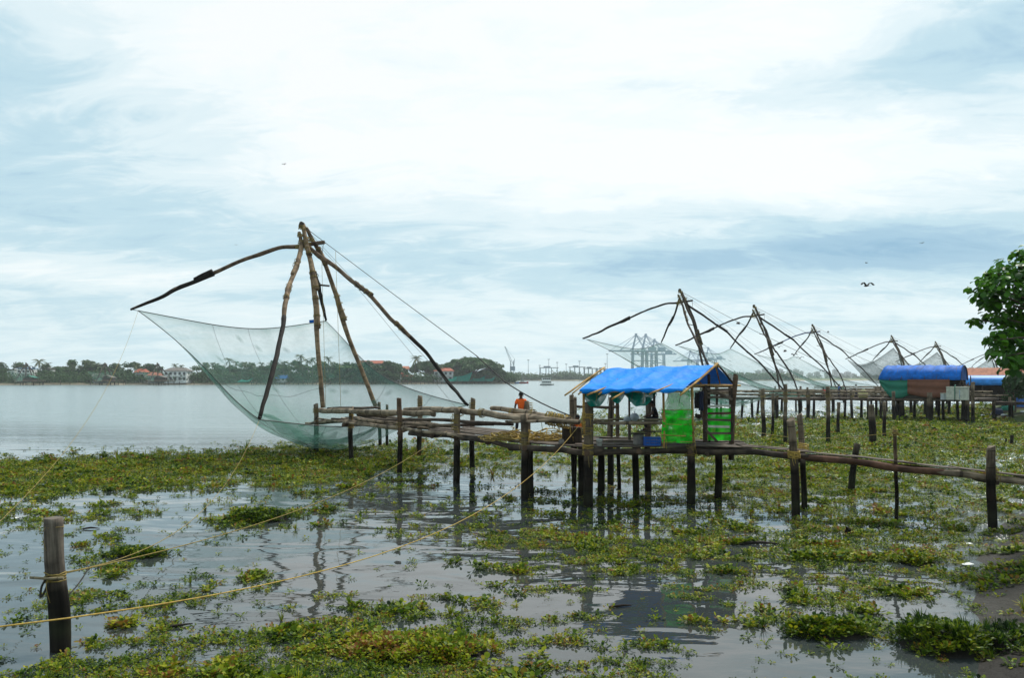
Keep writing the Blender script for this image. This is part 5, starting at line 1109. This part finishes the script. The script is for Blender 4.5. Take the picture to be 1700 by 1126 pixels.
def palm_proto(seed, hgt):
    r = random.Random(seed); root = thing('coconut_palm', 'x', 'palm'); lx = r.uniform(-1.5, 1.5); MB().tube([(0, 0, -1), (lx*.2, 0, hgt*.4), (lx, 0, hgt)], [.28, .2, .15], 6, .1).obj('trunk', M['bark'], root)
    mb = MB(); tn = []
    for k in range(17):
        a = k*2.4+r.uniform(-.2, .2); el = r.uniform(-.9, 1.3); L = r.uniform(3.4, 4.8); d = Vector((math.cos(a), math.sin(a), 0)); sd_ = Vector((-math.sin(a), math.cos(a), 0)); pr = []
        for i in range(9):
            t = i/8; pr.append(Vector((lx, 0, hgt))+d*L*t*math.cos(el*(1-t*.5))+Vector((0, 0, L*(math.sin(el)*t-.62*t*t))))
        t0 = r.uniform(.1, .9)
        for i in range(8):
            for s_ in (-1, 1):
                w_ = 1.05*math.sin(math.pi*min(1, (i+1)/8.6))**.6; b0 = len(mb.v); mb.v += [tuple(pr[i]), tuple(pr[i+1]), tuple(pr[i+1]+sd_*s_*w_*.75+d*.35-Vector((0, 0, .55*w_)))]; mb.face((b0, b0+1, b0+2)); tn += [t0]*3
    o = mb.obj('fronds', M['palm_leaf'], root); settint(o.data, tn)
    mb2 = MB()
    for k in range(6): mb2.lathe((lx+.3*math.cos(k), .3*math.sin(k), hgt-.5), [(.02, -.18), (.16, 0), (.02, .18)], 6)
    mb2.obj('coconuts', M['darkwall'], root); return root
PT = [tree_proto('broadleaf_tree', 11, 12, 13, 900), tree_proto('broadleaf_tree', 12, 10.5, 15, 950), tree_proto('broadleaf_tree', 13, 13.5, 11, 850)]
PP = [palm_proto(21, 15), palm_proto(22, 13), palm_proto(23, 17)]
DT = tree_proto('rain_tree', 31, 16, 36, 3400, True)
used = set()
def put(proto, px, Dk, ht_px, wsc, label, group, base=1.6, rz=None):
    """stand a tree on the far bank, its top ht_px photo pixels above the waterline"""
    o = proto if proto.name not in used else copy_tree(proto); used.add(proto.name)
    x_ = (px-850)/FPX*Dk; y_ = max(Dk, bank_y(x_)+5); x_ = (px-850)/FPX*y_
    h0 = {PT[0].name: 12.3, PT[1].name: 10.8, PT[2].name: 13.8, PP[0].name: 16, PP[1].name: 14, PP[2].name: 18, DT.name: 16}[proto.name]
    want = ht_px/FPX*y_-base+CAMH*0; s_ = want/h0; o.location = (x_, y_, base); o.scale = (s_*wsc, s_*wsc, s_); o.rotation_euler = (0, 0, rnd.uniform(0, 6) if rz is None else rz)
    tag(o, label, group=group); return o
def zone(px):
    for lim, z in ((66, 'around the blue and white house'), (150, 'left of the middle far net'), (235, 'behind the middle far net'), (330, 'around the white mansion'), (430, 'through the left of the big net'), (535, 'left of the big mast legs'), (625, 'between the two big mast legs'), (9999, 'right of the big mast legs')):
        if px < lim: return z
# treeline (px, height px): front row and back row
tr = random.Random(5)
for i in range(56):
    px = -40+i*12.7+tr.uniform(-5, 5)
    if 255 < px < 325: hgt = tr.uniform(24, 30); Dk = 585
    elif px < 70: hgt = tr.uniform(28, 37); Dk = 580
    else: hgt = tr.uniform(31, 42); Dk = tr.uniform(548, 580)
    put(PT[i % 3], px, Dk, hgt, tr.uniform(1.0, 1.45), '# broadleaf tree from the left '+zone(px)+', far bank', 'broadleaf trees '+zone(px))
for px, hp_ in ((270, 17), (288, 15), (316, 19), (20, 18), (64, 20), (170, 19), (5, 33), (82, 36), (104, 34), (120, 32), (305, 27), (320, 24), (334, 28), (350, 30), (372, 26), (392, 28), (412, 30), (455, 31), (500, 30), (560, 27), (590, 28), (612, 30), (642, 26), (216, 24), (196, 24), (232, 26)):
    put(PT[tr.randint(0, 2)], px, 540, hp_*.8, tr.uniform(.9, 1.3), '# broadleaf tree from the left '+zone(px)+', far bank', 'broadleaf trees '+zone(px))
for px, hp_ in ((30, 34), (69, 41), (80, 36), (143, 41), (150, 38), (162, 35), (200, 33), (222, 34), (236, 30), (290, 34), (300, 32), (345, 37), (352, 36), (382, 43), (392, 38), (404, 38), (452, 35), (470, 38), (482, 36), (497, 38), (503, 50), (512, 42), (519, 45), (527, 40), (546, 45), (549, 38), (565, 33), (578, 36), (596, 38), (607, 40), (640, 38), (118, 32), (132, 33), (420, 34), (435, 36), (687, 46), (730, 33)):
    put(PP[tr.randint(0, 2)], px, 545, hp_, tr.uniform(.85, 1.15), '# coconut palm from the left '+zone(px)+', far bank', 'coconut palms '+zone(px))
for px, D, hp_, w_, lab in ((612, 600, 37, .62, 'rain tree on the far bank just right of the right mast leg'), (648, 590, 37, .72, 'rain tree on the headland left of the gap with the white arch'), (708, 610, 39, .80, 'rain tree crossed by the dark end of the shoreward boom'), (783, 622, 45, 1.22, 'largest dome-crowned rain tree on the headland'), (824, 628, 27, .72, 'lower rain tree at the tip of the headland'), (735, 640, 33, .7, 'rain tree behind the orange roof on the headland'), (760, 612, 25, .7, 'low spreading tree over the green nets on the headland'), (805, 615, 24, .7, 'low spreading tree on the point right of the green nets'), (670, 600, 25, .5, 'low spreading tree beside the white arch on the headland')):
    put(DT, px, D, hp_, w_, lab, 'rain trees on the headland', rz=tr.uniform(0, 6))
# undergrowth along the far bank and mangroves farther out
def mass(name, pts, hts, n, size, label, seed, dep=12):
    r = random.Random(seed); S = []
    for _ in range(n):
        k = r.uniform(0, len(pts)-1.001); i = int(k); x_ = pts[i][0]+(pts[i+1][0]-pts[i][0])*(k-i); y_ = pts[i][1]+(pts[i+1][1]-pts[i][1])*(k-i)+r.uniform(2, dep); h_ = hts*r.uniform(.5, 1.0)*(1+.3*noise.noise(Vector((x_*.02, 0, seed))))
        S.append((x_, y_, 1+h_*.5, hts*.7, hts*.5, h_*.5, 26))
    mb, tn = quads_crown(S, size, seed); o = mb.obj(name, M['far_leaf']); settint(o.data, tn); return tag(o, label, 'bushes', kind='stuff')
mass('bank_bushes', FB, 9.5, 1300, .85, 'low dark bushes and undergrowth lining the far bank below the trees', 3, 16)
mass('mangrove_belt', FB2[:4], 13.5, 620, 2.1, 'low hazy green belt of mangroves on the distant bank', 4, 30)
mass('horizon_trees', FB3, 12, 320, 3.5, 'pale hazy treeline along the right horizon', 6, 40)
# ================================================================ FAR BUILDINGS AND STRUCTURES
def house(label, px, D, w_, d_, h_, storeys, nw, wall, roof, rt='gable', z0=2.2, group=None, name='house', rh=2.2):
    q = P(px, 620, D); y_ = max(D, bank_y(q.x)+3) if D < 700 else D; root = thing(name, label, 'house' if name == 'house' else 'building', ((px-850)/FPX*y_, y_, z0), group=group)
    MB().box((0, 0, h_/2-.5), (w_, d_, h_+1)).obj('wall', M[wall], root); sh = h_/storeys
    for s_ in range(storeys):
        for k in range(nw):
            x_ = (k+.5)/nw*w_-w_/2; MB().box((x_, -d_/2-.03, s_*sh+sh*.52), (w_/nw*.5, .16, sh*.52)).obj('window', M['glass'], root)
        if s_: MB().box((0, -d_/2-.45, s_*sh), (w_*.98, .9, .18)).obj('balcony', M[wall], root)
    if rt == 'gable' or rt == 'hip':
        k = .35 if rt == 'hip' else 0; e = .8; mb = MB(); x0, x1, y0, y1 = -w_/2-e, w_/2+e, -d_/2-e, d_/2+e; rx0, rx1 = x0+k*w_*.6, x1-k*w_*.6
        A = [(x0, y0, h_), (x1, y0, h_), (x1, y1, h_), (x0, y1, h_)]; B0, B1 = (rx0, 0, h_+rh), (rx1, 0, h_+rh)
        mb.poly([A[0], A[1], B1, B0]); mb.poly([A[2], A[3], B0, B1]); mb.poly([A[1], A[2], B1]); mb.poly([A[3], A[0], B0]); solid(mb.obj('roof', M[roof], root), .25)
    else: MB().box((0, 0, h_+.62), (w_+.8, d_+.8, .25)).obj('roof', M[roof], root); MB().box((w_*.2, 0, h_+1.3), (w_*.2, d_*.3, 1.2)).obj('stair_head', M[wall], root)
    return root
house('white and grey house with a bright blue roof terrace behind the leftmost far net', 45, 534, 9, 8, 8.2, 3, 3, 'whitewall', 'blueroof', 'flat')
house('small white house at the left beside the blue-roofed one', 24, 541, 5, 8, 7.2, 2, 2, 'whitewall', 'greyroof', 'flat')
house('white house half hidden by trees right of the blue-roofed house', 79, 548, 6.5, 7, 8.0, 2, 2, 'whitewall', 'greyroof', 'flat')
house('house with a low orange-red roof behind the far treeline, left of the brighter red one', 236, 539, 6, 7, 6.2, 1, 2, 'greywall', 'redroof', 'hip')
house('house with bright red hipped roof just left of the white mansion', 258, 536, 7.5, 7, 3.9, 1, 3, 'greywall', 'redroof', 'hip')
house('large white mansion with an old dark tiled roof on the far bank', 296, 537, 15, 10, 7.0, 2, 5, 'whitewall', 'greyroof', 'hip')
house('grey shed by the water behind the middle far net', 168, 534, 9, 6, 3.0, 1, 2, 'greywall', 'greyroof', 'gable')
house('small hut with pale tin roof on the far bank seen left of the big mast', 468, 540, 6, 5, 2.0, 1, 2, 'greywall', 'blueroof', 'gable')
house('long low white building under the trees right of the right mast leg', 642, 585, 22, 7, 5, 1, 7, 'whitewall', 'redroof', 'gable', rh=1.5)
house('reddish kiosk beside the white arch on the headland', 675, 588, 7, 5, 3.4, 1, 2, 'brownwall', 'redroof', 'gable', rh=1)
house('house with red roof high behind the rain trees on the headland', 617, 592, 16, 8, 13, 3, 4, 'greywall', 'redroof', 'gable')
house('bright orange-red roofed building between the rain trees on the headland', 737, 600, 14, 9, 7.5, 2, 4, 'greywall', 'redroof', 'hip')
house('pale house with brown roof in the gap between the rain trees', 664, 604, 12, 8, 9, 2, 3, 'whitewall', 'orangeroof', 'gable')
ar = thing('white_arch', 'white arched gateway on the waterfront in the gap between the rain trees', 'arch', ((682-850)/FPX*592, 592, 2.2)); MB().tube([(-3, 0, 0), (-3, 0, 2.4), (-1.8, 0, 4), (0, 0, 4.7), (1.8, 0, 4), (3, 0, 2.4), (3, 0, 0)], .45, 6, sub=3).obj('arch_ring', M['white'], ar)
for s_ in (-4.4, 4.4): MB().box((s_, 0, 1.2), (2, .5, 2.4)).obj('side_wall', M['white'], ar)
# green nets spread on the headland
for i, (px, w_, h_, lab) in enumerate(((762, 15, 7, 'large green net spread on poles under the biggest rain tree'), (790, 10, 4.5, 'smaller green net spread right of the large one on the headland'), (808, 9, 4, 'bluish green net near the tip of the headland'), (745, 8, 4, 'green net left of the large one on the headland'), (403, 8, 3, 'green net heap on the far bank left of the big mast'))):
    x_ = (px-850)/FPX*590; y_ = bank_y(x_)-6; x_ = (px-850)/FPX*y_; t_ = thing('spread_net', lab, 'net', (x_, y_, 1.0)); mb = MB()
    mb.grid(lambda u, v: ((u-.5)*w_+2.4*v, v*3, 1+h_*v*(.55+.45*u)-1.2*math.sin(u*3.14)*v), 12, 8); mb.obj('net_sheet', M['teal'], t_)
    for s_ in (0, .5, 1): MB().tube([((s_-.5)*w_+2.4, 3, -1.5), ((s_-.5)*w_+2.4, 3, 1+h_*(.55+.45*s_)+.3)], .12, 5, sub=1).obj('pole', M['log_dark'], t_)
# timber landing along the headland
jt = thing('waterfront_staging', 'low dark timber staging along the foot of the headland across the river', 'pier', (-150, 560, 0)); 
xs = np.linspace(-175, -2, 60)
for i, x_ in enumerate(xs):
    y_ = bank_y(x_)-7; MB().tube([(x_+150, y_-560, -.5), (x_+150, y_-560, rnd.uniform(1.6, 3.0))], .22, 5, sub=1).obj('pile', M['pile'], jt)
for a, c_ in zip(xs[:-1:4], xs[4::4]): MB().beam((a+150, bank_y(a)-7.1-560, 1.6), (c_+150, bank_y(c_)-7.1-560, 1.6+rnd.uniform(-.2, .2)), 1.8, .35).obj('deck', M['log_dark'], jt)
# people/poles on far bank are too small; scattered stumps at the far waterline
for i, px in enumerate((72, 100, 116, 150, 208, 298, 322, 352)):
    y_ = 514; t_ = thing('stake', '# dark stake from the left in the water off the far bank', 'stake', ((px-850)/FPX*y_, y_, 0), group='stakes off the far bank'); MB().tube([(0, 0, -.5), (rnd.uniform(-.2, .2), 0, rnd.uniform(1.5, 3))], .2, 6, .1).obj('shaft', M['pile'], t_)
def boat(label, loc, L, Wd, H, hull, cabin, decks=1, name='boat', rz=0, mast=True, cat='boat', stripes=None):
    t_ = thing(name, label, cat, loc, rz); mb = MB()
    def hf(u, v):
        x_ = (u-.5)*L; w_ = Wd/2*(math.sin(math.pi*min(1, .12+u*.93))**.45); a = (v-.5)*2; z = H*(.25+.0+abs(a)**.6*.75)+.35*H*max(0, u-.75)*3*abs(a)-H*.3
        return (x_, w_*a*(.65+.35*abs(a)), z)
    mb.grid(hf, 16, 10); mb.obj('hull', M[hull], t_); MB().box((0, 0, H*.62), (L*.86, Wd*.72, .08)).obj('deck', M['cream'], t_); z = H*.66
    for d in range(decks):
        l_ = L*(.62-.06*d) if decks > 1 else L*.35; MB().box((-L*.04, 0, z+.45), (l_, Wd*.7, .9)).obj('bulwark', M[cabin], t_)
        for k in range(int(l_/1.05)+1): MB().box((-L*.04-l_/2+k*l_/int(l_/1.05+.0001), 0, z+1.3), (.16, Wd*.71, .9)).obj('pillar', M[cabin], t_)
        MB().box((-L*.04, .0, z+1.3), (l_*.9, Wd*.6, .85)).obj('cabin_glass', M['glass'], t_); MB().box((-L*.04, 0, z+1.85), (l_*1.06, Wd*.8, .14)).obj('roof', M[cabin], t_); z += 1.95
    if mast: MB().tube([(-L*.05, 0, z), (-L*.05, 0, z+H*2.2)], .08, 6, sub=1).obj('mast', M['steel_dark'], t_); MB().tube([(-L*.05, 0, z+H*2), (L*.45, 0, H*1.1)], .03, 4, sub=1).obj('stay', M['steel_dark'], t_)
    return t_
boat('white two-decked ferry crossing the river left of the blue-roofed hut', P(908, 640, 500).xy.to_3d(), 9.3, 3.6, 1.1, 'white', 'white', 2, 'ferry_boat', .12, False, 'ferry')
boat('red and white tug at the tip of the headland', ((868-850)/FPX*640, 640, 0), 9, 3.5, 1.8, 'redcloth', 'white', 1, 'tug_boat', .0, True)
boat('dark fishing boat moored at the tip of the headland, left of the tug', ((853-850)/FPX*636, 636, 0), 8, 3, 1.6, 'bluecloth', 'cream', 1, 'fishing_boat', .1, False)
boat('low blue fishing boat against the headland trees', ((834-850)/FPX*628, 626, 0), 9, 3, 1.5, 'navy', 'white', 1, 'fishing_boat', 0, False)
# port: cranes, lamp masts, gantries, skyline
def sts(px, D, label, sc_=1.0, up=False, flip=1):
    t_ = thing('container_crane', label, 'crane', ((px-850)/FPX*D, D, 2), group='container cranes of the port'); t_.scale = (sc_*flip, sc_, sc_); mt = M['steel']
    def bm(nm, a, b_, w_=1.3): return MB().beam(a, b_, w_, w_).obj(nm, mt, t_)
    for x_ in (-12, 12):
        for y_ in (-9, 9): bm('leg', (x_, y_, 0), (x_*.92, y_*.8, 46), 1.9)
        bm('portal_beam', (x_, -9, 14), (x_, 9, 14), 1.4); bm('cross_brace', (x_, -9, 15), (x_*.95, 7.6, 40), .8)
    for z in (14, 30, 45): bm('portal_beam', (-12, -8.6, z), (12, -8.6, z), 1.3); bm('portal_beam', (-12, 8.6, z), (12, 8.6, z), 1.3)
    bm('cross_brace', (-12, -8.8, 15), (12, -8.8, 30), .8); bm('cross_brace', (12, -8.8, 30), (-12, -8.8, 44), .8)
    for y_ in (-3, 3):
        bm('girder', (-12, y_, 46), (34, y_, 46), 2.0)
        bm('boom', (-12, y_, 46), (-50, y_, 46) if not up else (-26, y_, 88), 2.3)
        bm('mast', (-12, y_*2, 46), (-6, y_, 72), 1.2); bm('mast', (10, y_*2, 46), (-6, y_, 72), .9)
        bm('stay', (-6, y_, 72), (-32, y_, 47) if not up else (-22, y_, 74), .45); bm('stay', (-6, y_, 72), (-48, y_, 47) if not up else (-26, y_, 87), .45); bm('stay', (-6, y_, 72), (32, y_, 47), .45); bm('stay', (-6, y_, 72), (20, y_, 47), .4)
    MB().box((20, 0, 49.5), (12, 7, 5)).obj('machine_house', M['steel'], t_); MB().box((-3, 0, 43), (3, 3, 3)).obj('cabin', M['greywall'], t_); MB().box((-6, 0, 73), (3, 8, 2.5)).obj('mast_head', M['steel'], t_)
    return t_
sts(1062, 1290, 'left of the pair of close container cranes above the near hut roof'); sts(1078, 1300, 'right of the pair of close container cranes above the near hut roof', 1.0); sts(1092, 1360, 'container crane directly behind the near hut ridge, boom towards the left', .93)
sts(1166, 1500, 'bluer far container crane behind the second net, boom lowered', .78); sts(1180, 1520, 'far container crane with boom raised, behind the legs of the second net', .82, True); sts(1150, 1540, 'farthest container crane left of the raised one', .75)
def gantry(px, D, w_, h_, label):
    t_ = thing('yard_gantry', label, 'gantry', ((px-850)/FPX*D, D, 3), group='yard gantries behind the mangroves')
    for x_ in (-w_/2, -w_/6, w_/6, w_/2):
        for y_ in (-3, 3): MB().beam((x_, y_, 0), (x_, y_, h_), 1.0, 1.0).obj('leg', M['steel_dark'], t_)
    for y_ in (-3, 3): MB().beam((-w_/2-2, y_, h_), (w_/2+2, y_, h_), 1.4, 1.2).obj('girder', M['steel_dark'], t_)
    MB().box((-w_*.1, 0, h_+1.5), (w_*.4, 5, 2)).obj('trolley', M['steel_dark'], t_)
gantry(911, 1230, 26, 17, 'grey yard gantry left of the longer one over the mangroves'); gantry(958, 1240, 22, 18, 'long grey gantry group right of the first over the mangroves, left part'); gantry(980, 1240, 18, 16, 'grey gantry just left of the blue hut roof'); gantry(1000, 1250, 16, 15, 'gantry nearest to the left gable of the hut roof')
for px, ty in ((877, 598), (911, 597), (925, 602), (962, 600), (896, 607), (1008, 588), (1005, 604), (940, 605)):
    D = 1260; h_ = (HOR-ty)/FPX*D+CAMH-3; t_ = thing('light_mast', '# port light mast from the left above the mangroves' if px != 1008 else 'tallest port light mast, left of the container cranes', 'light mast', ((px-850)/FPX*D, D, 3), group='port light masts')
    MB().tube([(0, 0, 0), (0, 0, h_)], [.5, .3], 6, sub=1).obj('pole', M['steel_dark'], t_); MB().box((0, 0, h_), (3.4, 3.4, 1.0)).obj('lamp_head', M['steel_dark'], t_)
jc = thing('jib_crane', 'slender harbour crane with a raised jib above the headland tip', 'crane', ((850-850)/FPX*900, 900, 2))
for s_ in (-1, 1): MB().beam((s_*2.5, 0, -1), (s_*1.6, 0, 22), .8, .8).obj('leg', M['steel_dark'], jc); MB().beam((s_*1.2+1, 0, 16), (-8+s_*.3, 0, 38), .45, .45).obj('jib', M['steel_dark'], jc)
MB().box((1, 0, 13), (5, 4, 5)).obj('cabin', M['steel_dark'], jc); MB().beam((2, 0, 15), (3, 0, 24), .6, .6).obj('mast', M['steel_dark'], jc); MB().beam((3, 0, 24), (-8, 0, 38), .2, .2).obj('stay', M['steel_dark'], jc)
for i in range(8): MB().beam((1.8-i*1.22, 0, 16.3+i*2.7), (-.2-(i)*1.0, 0, 18+i*2.6), .22, .22).obj('lattice', M['steel_dark'], jc)
tr = random.Random(8)
for i in range(26):
    px = 1195+i*12.5+tr.uniform(-4, 4); D = 2180+tr.uniform(0, 60); h_ = tr.uniform(10, 27)*(1 if px < 1430 else .7); w_ = tr.uniform(9, 19)
    t_ = thing('tower_block', '# hazy block of flats from the left on the right horizon', 'building', ((px-850)/FPX*D, D, 3), group='hazy skyline beyond the nets')
    MB().box((0, 0, h_/2), (w_, 12, h_)).obj('wall', M['greywall'], t_); MB().box((tr.uniform(-2, 2), 0, h_+1), (w_*.4, 6, 2)).obj('stair_head', M['greywall'], t_)
    for z in range(int(h_/3.2)): MB().box((0, -6.05, z*3.2+1.9), (w_*.86, .2, 1.3)).obj('window_band', M['glass'], t_)
# ================================================================ NEAR TREE (overhanging from the right)
nt_ = thing('broad_leaved_tree', 'large tree with big glossy round leaves hanging in from the right edge', 'tree', (19.6, 23.5, land_z(19.6, 23.5)-.1)); no = nt_.location.copy()
MB().tube([(0, 0, -.3), (.2, .1, 1.6), (-.1, .2, 3.4), (.1, .1, 5.4)], [.42, .34, .3, .2], 12, .2, sub=4).obj('trunk', M['bark'], nt_)
lr = random.Random(12)
sites = []
for px, py, D, r in ((1700, 418, 24, .25), (1688, 440, 23.5, .5), (1670, 452, 24, .45), (1655, 455, 23.6, .35), (1648, 470, 24, .4), (1632, 478, 23.5, .35), (1638, 492, 24.2, .3), (1658, 480, 23, .5), (1680, 475, 23, .6), (1698, 460, 23.5, .6), (1640, 504, 24, .2), (1652, 498, 23.4, .25),
    (1700, 490, 24, .6), (1690, 505, 24, .45), (1675, 520, 24, .35), (1662, 527, 23.5, .25), (1640, 523, 24, .13), (1617, 532, 24, .10), (1624, 533, 24, .12), (1683, 540, 24, .4), (1700, 530, 23.5, .5), (1668, 550, 23.5, .25), (1660, 562, 23, .22), (1650, 565, 22.5, .2), (1655, 580, 23, .2),
    (1678, 563, 23, .35), (1695, 560, 23.5, .45), (1693, 583, 23, .32), (1668, 592, 22, .25), (1680, 600, 22.5, .3), (1700, 600, 23, .4), (1716, 447, 24, .6), (1720, 500, 24, .8), (1715, 560, 24, .7), (1722, 600, 24, .35), (1745, 420, 24, .8)):
    sites.append((P(px, py, D)-no, r))
for _ in range(46):
    a = lr.uniform(0, 6.28); e = lr.uniform(-.35, 1.3); q = Vector((math.cos(a)*math.cos(e)*4.2, math.sin(a)*math.cos(e)*4.0, 5.6+math.sin(e)*3.8))*lr.uniform(.75, 1.0)
    w3 = q+no; px = 850+w3.x/w3.y*FPX
    if px < 1730: continue
    sites.append((q, lr.uniform(.5, .9)))
for i, (q, r) in enumerate(sites):
    st_ = Vector((.0, .1, 3.2+1.8*(i % 5)/4)); mid = st_.lerp(q, .55)+Vector((lr.uniform(-.3, .3), lr.uniform(-.3, .3), .35)); MB().tube([st_, mid, q], [.10, .045, .014], 6, .15, sub=3).obj('limb', M['bark'], nt_)
LM = []
for v_ in range(4):
    mb = MB(); L = .26; b0 = 0
    for i in range(6):
        t = i/5; wv = (.0, .42, .80, 1.0, .86, .0)[i]*L*.37; droop = -.25*L*t*t
        mb.v += [(t*L, -wv, droop+.25*wv+.006*math.sin(i*2+v_)), (t*L, 0, droop-.0), (t*L, wv, droop+.25*wv+.008*math.sin(i*3+v_))]
    for i in range(5): mb.face((3*i, 3*i+3, 3*i+4, 3*i+1), None, True); mb.face((3*i+1, 3*i+4, 3*i+5, 3*i+2), None, True)
    me = mb.mesh('leaf', M['near_leaf']); settint(me, [(.18, .42, .62, .86)[v_]]*len(mb.v)); LM.append((me, mb))
cand = []
for q, r in sites:
    for _ in range(int(22+100*min(r, .7)**1.5)):
        v = Vector((lr.gauss(0, 1), lr.gauss(0, 1), lr.gauss(0, 1))).normalized()*r*lr.random()**.45; p = q+v; a = math.atan2(v.y, v.x)+lr.uniform(-1, 1); s_ = lr.uniform(.55, 1.15)*(1 if r > .15 else .7)
        mt = Matrix.Translation(p) @ Matrix.Rotation(a, 4, 'Z') @ Matrix.Rotation(lr.uniform(-.3, 1.0), 4, 'Y') @ Matrix.Rotation(lr.uniform(-.7, .7), 4, 'X') @ Matrix.Scale(s_, 4)
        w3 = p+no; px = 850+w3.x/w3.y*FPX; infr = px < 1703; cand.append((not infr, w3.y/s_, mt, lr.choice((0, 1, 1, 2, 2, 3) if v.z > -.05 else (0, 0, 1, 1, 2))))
cand.sort(key=lambda c: (c[0], c[1]))
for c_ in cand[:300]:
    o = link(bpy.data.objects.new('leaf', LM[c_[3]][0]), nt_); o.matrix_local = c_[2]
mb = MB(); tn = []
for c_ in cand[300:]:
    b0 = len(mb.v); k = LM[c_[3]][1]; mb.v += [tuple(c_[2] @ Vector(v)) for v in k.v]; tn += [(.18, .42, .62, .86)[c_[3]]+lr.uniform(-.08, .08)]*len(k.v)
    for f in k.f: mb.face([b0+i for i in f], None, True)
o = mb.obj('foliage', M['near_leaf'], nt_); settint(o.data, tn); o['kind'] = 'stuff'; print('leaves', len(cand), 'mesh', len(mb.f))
ft = tree_proto('shore_tree', 41, 9, 8, 1400); tag(ft, 'dark tree with a bare pale trunk standing on the shore beside the tiled building', 'tree'); ft.location = P(1684, 655, 97); ft.location.z = land_z(ft.location.x, ft.location.y); ft.scale = (.42, .42, .62)
for i, (px, D, s_) in enumerate(((1722, 90, 1.3), (1755, 105, 1.5))):
    o = copy_tree(ft); o.location = P(px, 655, D); o.location.z = land_z(o.location.x, o.location.y); o.scale = (s_*.8, s_*.8, s_*.8); o.rotation_euler.z = i*2; tag(o, ('shore tree just right of the pale-trunked one, behind the big leaves', 'farther shore tree well right of the pale-trunked one')[i], group='trees along the right shore')
# birds
def bird(px, py, D, s_, a, label):
    t_ = thing('bird', label, 'bird', P(px, py, D), a); t_.scale = (s_,)*3
    MB().tube([(-.24, 0, 0), (-.08, 0, .01), (.1, 0, .01), (.24, 0, .03), (.30, 0, .02)], [.01, .05, .06, .035, .008], 8, sub=3).obj('body', M['bird'], t_)
    for sd_ in (-1, 1):
        mb = MB(); mb.grid(lambda u, v: (.10-.2*v-.14*u*u+.05*u, sd_*(.05+.52*u), .02+.26*math.sin(u*2.4)*(1 if u < .6 else 1)-.25*max(0, u-.5)+.0*v), 8, 3); solid(mb.obj('wing', M['bird'], t_), .012)
    mb = MB(); mb.poly([(-.2, -.02, 0), (-.2, .02, 0), (-.40, .07, -.01), (-.40, -.07, -.01)]); solid(mb.obj('tail', M['bird'], t_), .01); return t_
bird(1439, 475, 60, 1.0, 1.9, 'dark bird gliding with spread wings in the sky above the fifth net'); bird(1531, 404, 140, .7, .5, 'tiny bird high in the sky at the right'); bird(472, 273, 150, .8, 1.2, 'tiny bird high in the sky above the big net'); bird(1438, 437, 160, .7, 2.2, 'tiny bird high above the gliding bird'); bird(392, 407, 170, .6, 2.2, 'tiny speck of a bird above the seaward boom')
for k, (px, py, D) in enumerate(((1226, 538, 93), (1293, 577, 96), (1318, 590, 96), (1303, 584, 96), (1328, 595, 96), (1367, 617, 96), (1375, 552, 140), (1457, 591, 140))):
    o = bird(px, py, D, .8, k, 'small dark bird by the ropes of the far nets, %s from the left' % ('first', 'second', 'fourth', 'third', 'fifth', 'sixth', 'seventh', 'last')[k]); o['group'] = 'birds about the net ropes'
# hide nothing: the haze of the river air
hb = MB(); hb.box((100, 1390, 59), (5900, 3100, 120)); o = hb.obj('haze', None); m = bpy.data.materials.new('river_haze'); m.use_nodes = True; m.node_tree.nodes.clear(); T = NT(m.node_tree)
pv = T.n('ShaderNodeVolumePrincipled'); pv.inputs['Color'].default_value = (.96, .985, 1, 1); pv.inputs['Density'].default_value = .00013; pv.inputs['Anisotropy'].default_value = .2
mo = T.n('ShaderNodeOutputMaterial'); T.l(pv.outputs[0], mo.inputs['Volume']); o.data.materials.append(m); tag(o, kind='stuff')

ORD = 'first second third fourth fifth sixth seventh eighth ninth tenth eleventh twelfth thirteenth fourteenth fifteenth sixteenth seventeenth eighteenth nineteenth twentieth'.split()
ORD += ['twenty-'+q for q in ORD[:9]]+['thirtieth']
buck = {}
for o in sc.objects:
    l_ = o.get('label')
    if l_ and l_.startswith('# '): buck.setdefault(l_, []).append(o)
for l_, L_ in buck.items():
    L_.sort(key=lambda o: o.location.x/o.location.y)
    for k, o in enumerate(L_): o['label'] = l_.replace('#', ORD[k]) if len(L_) > 1 else l_.replace('# ', 'lone ').replace(' from the left', '')
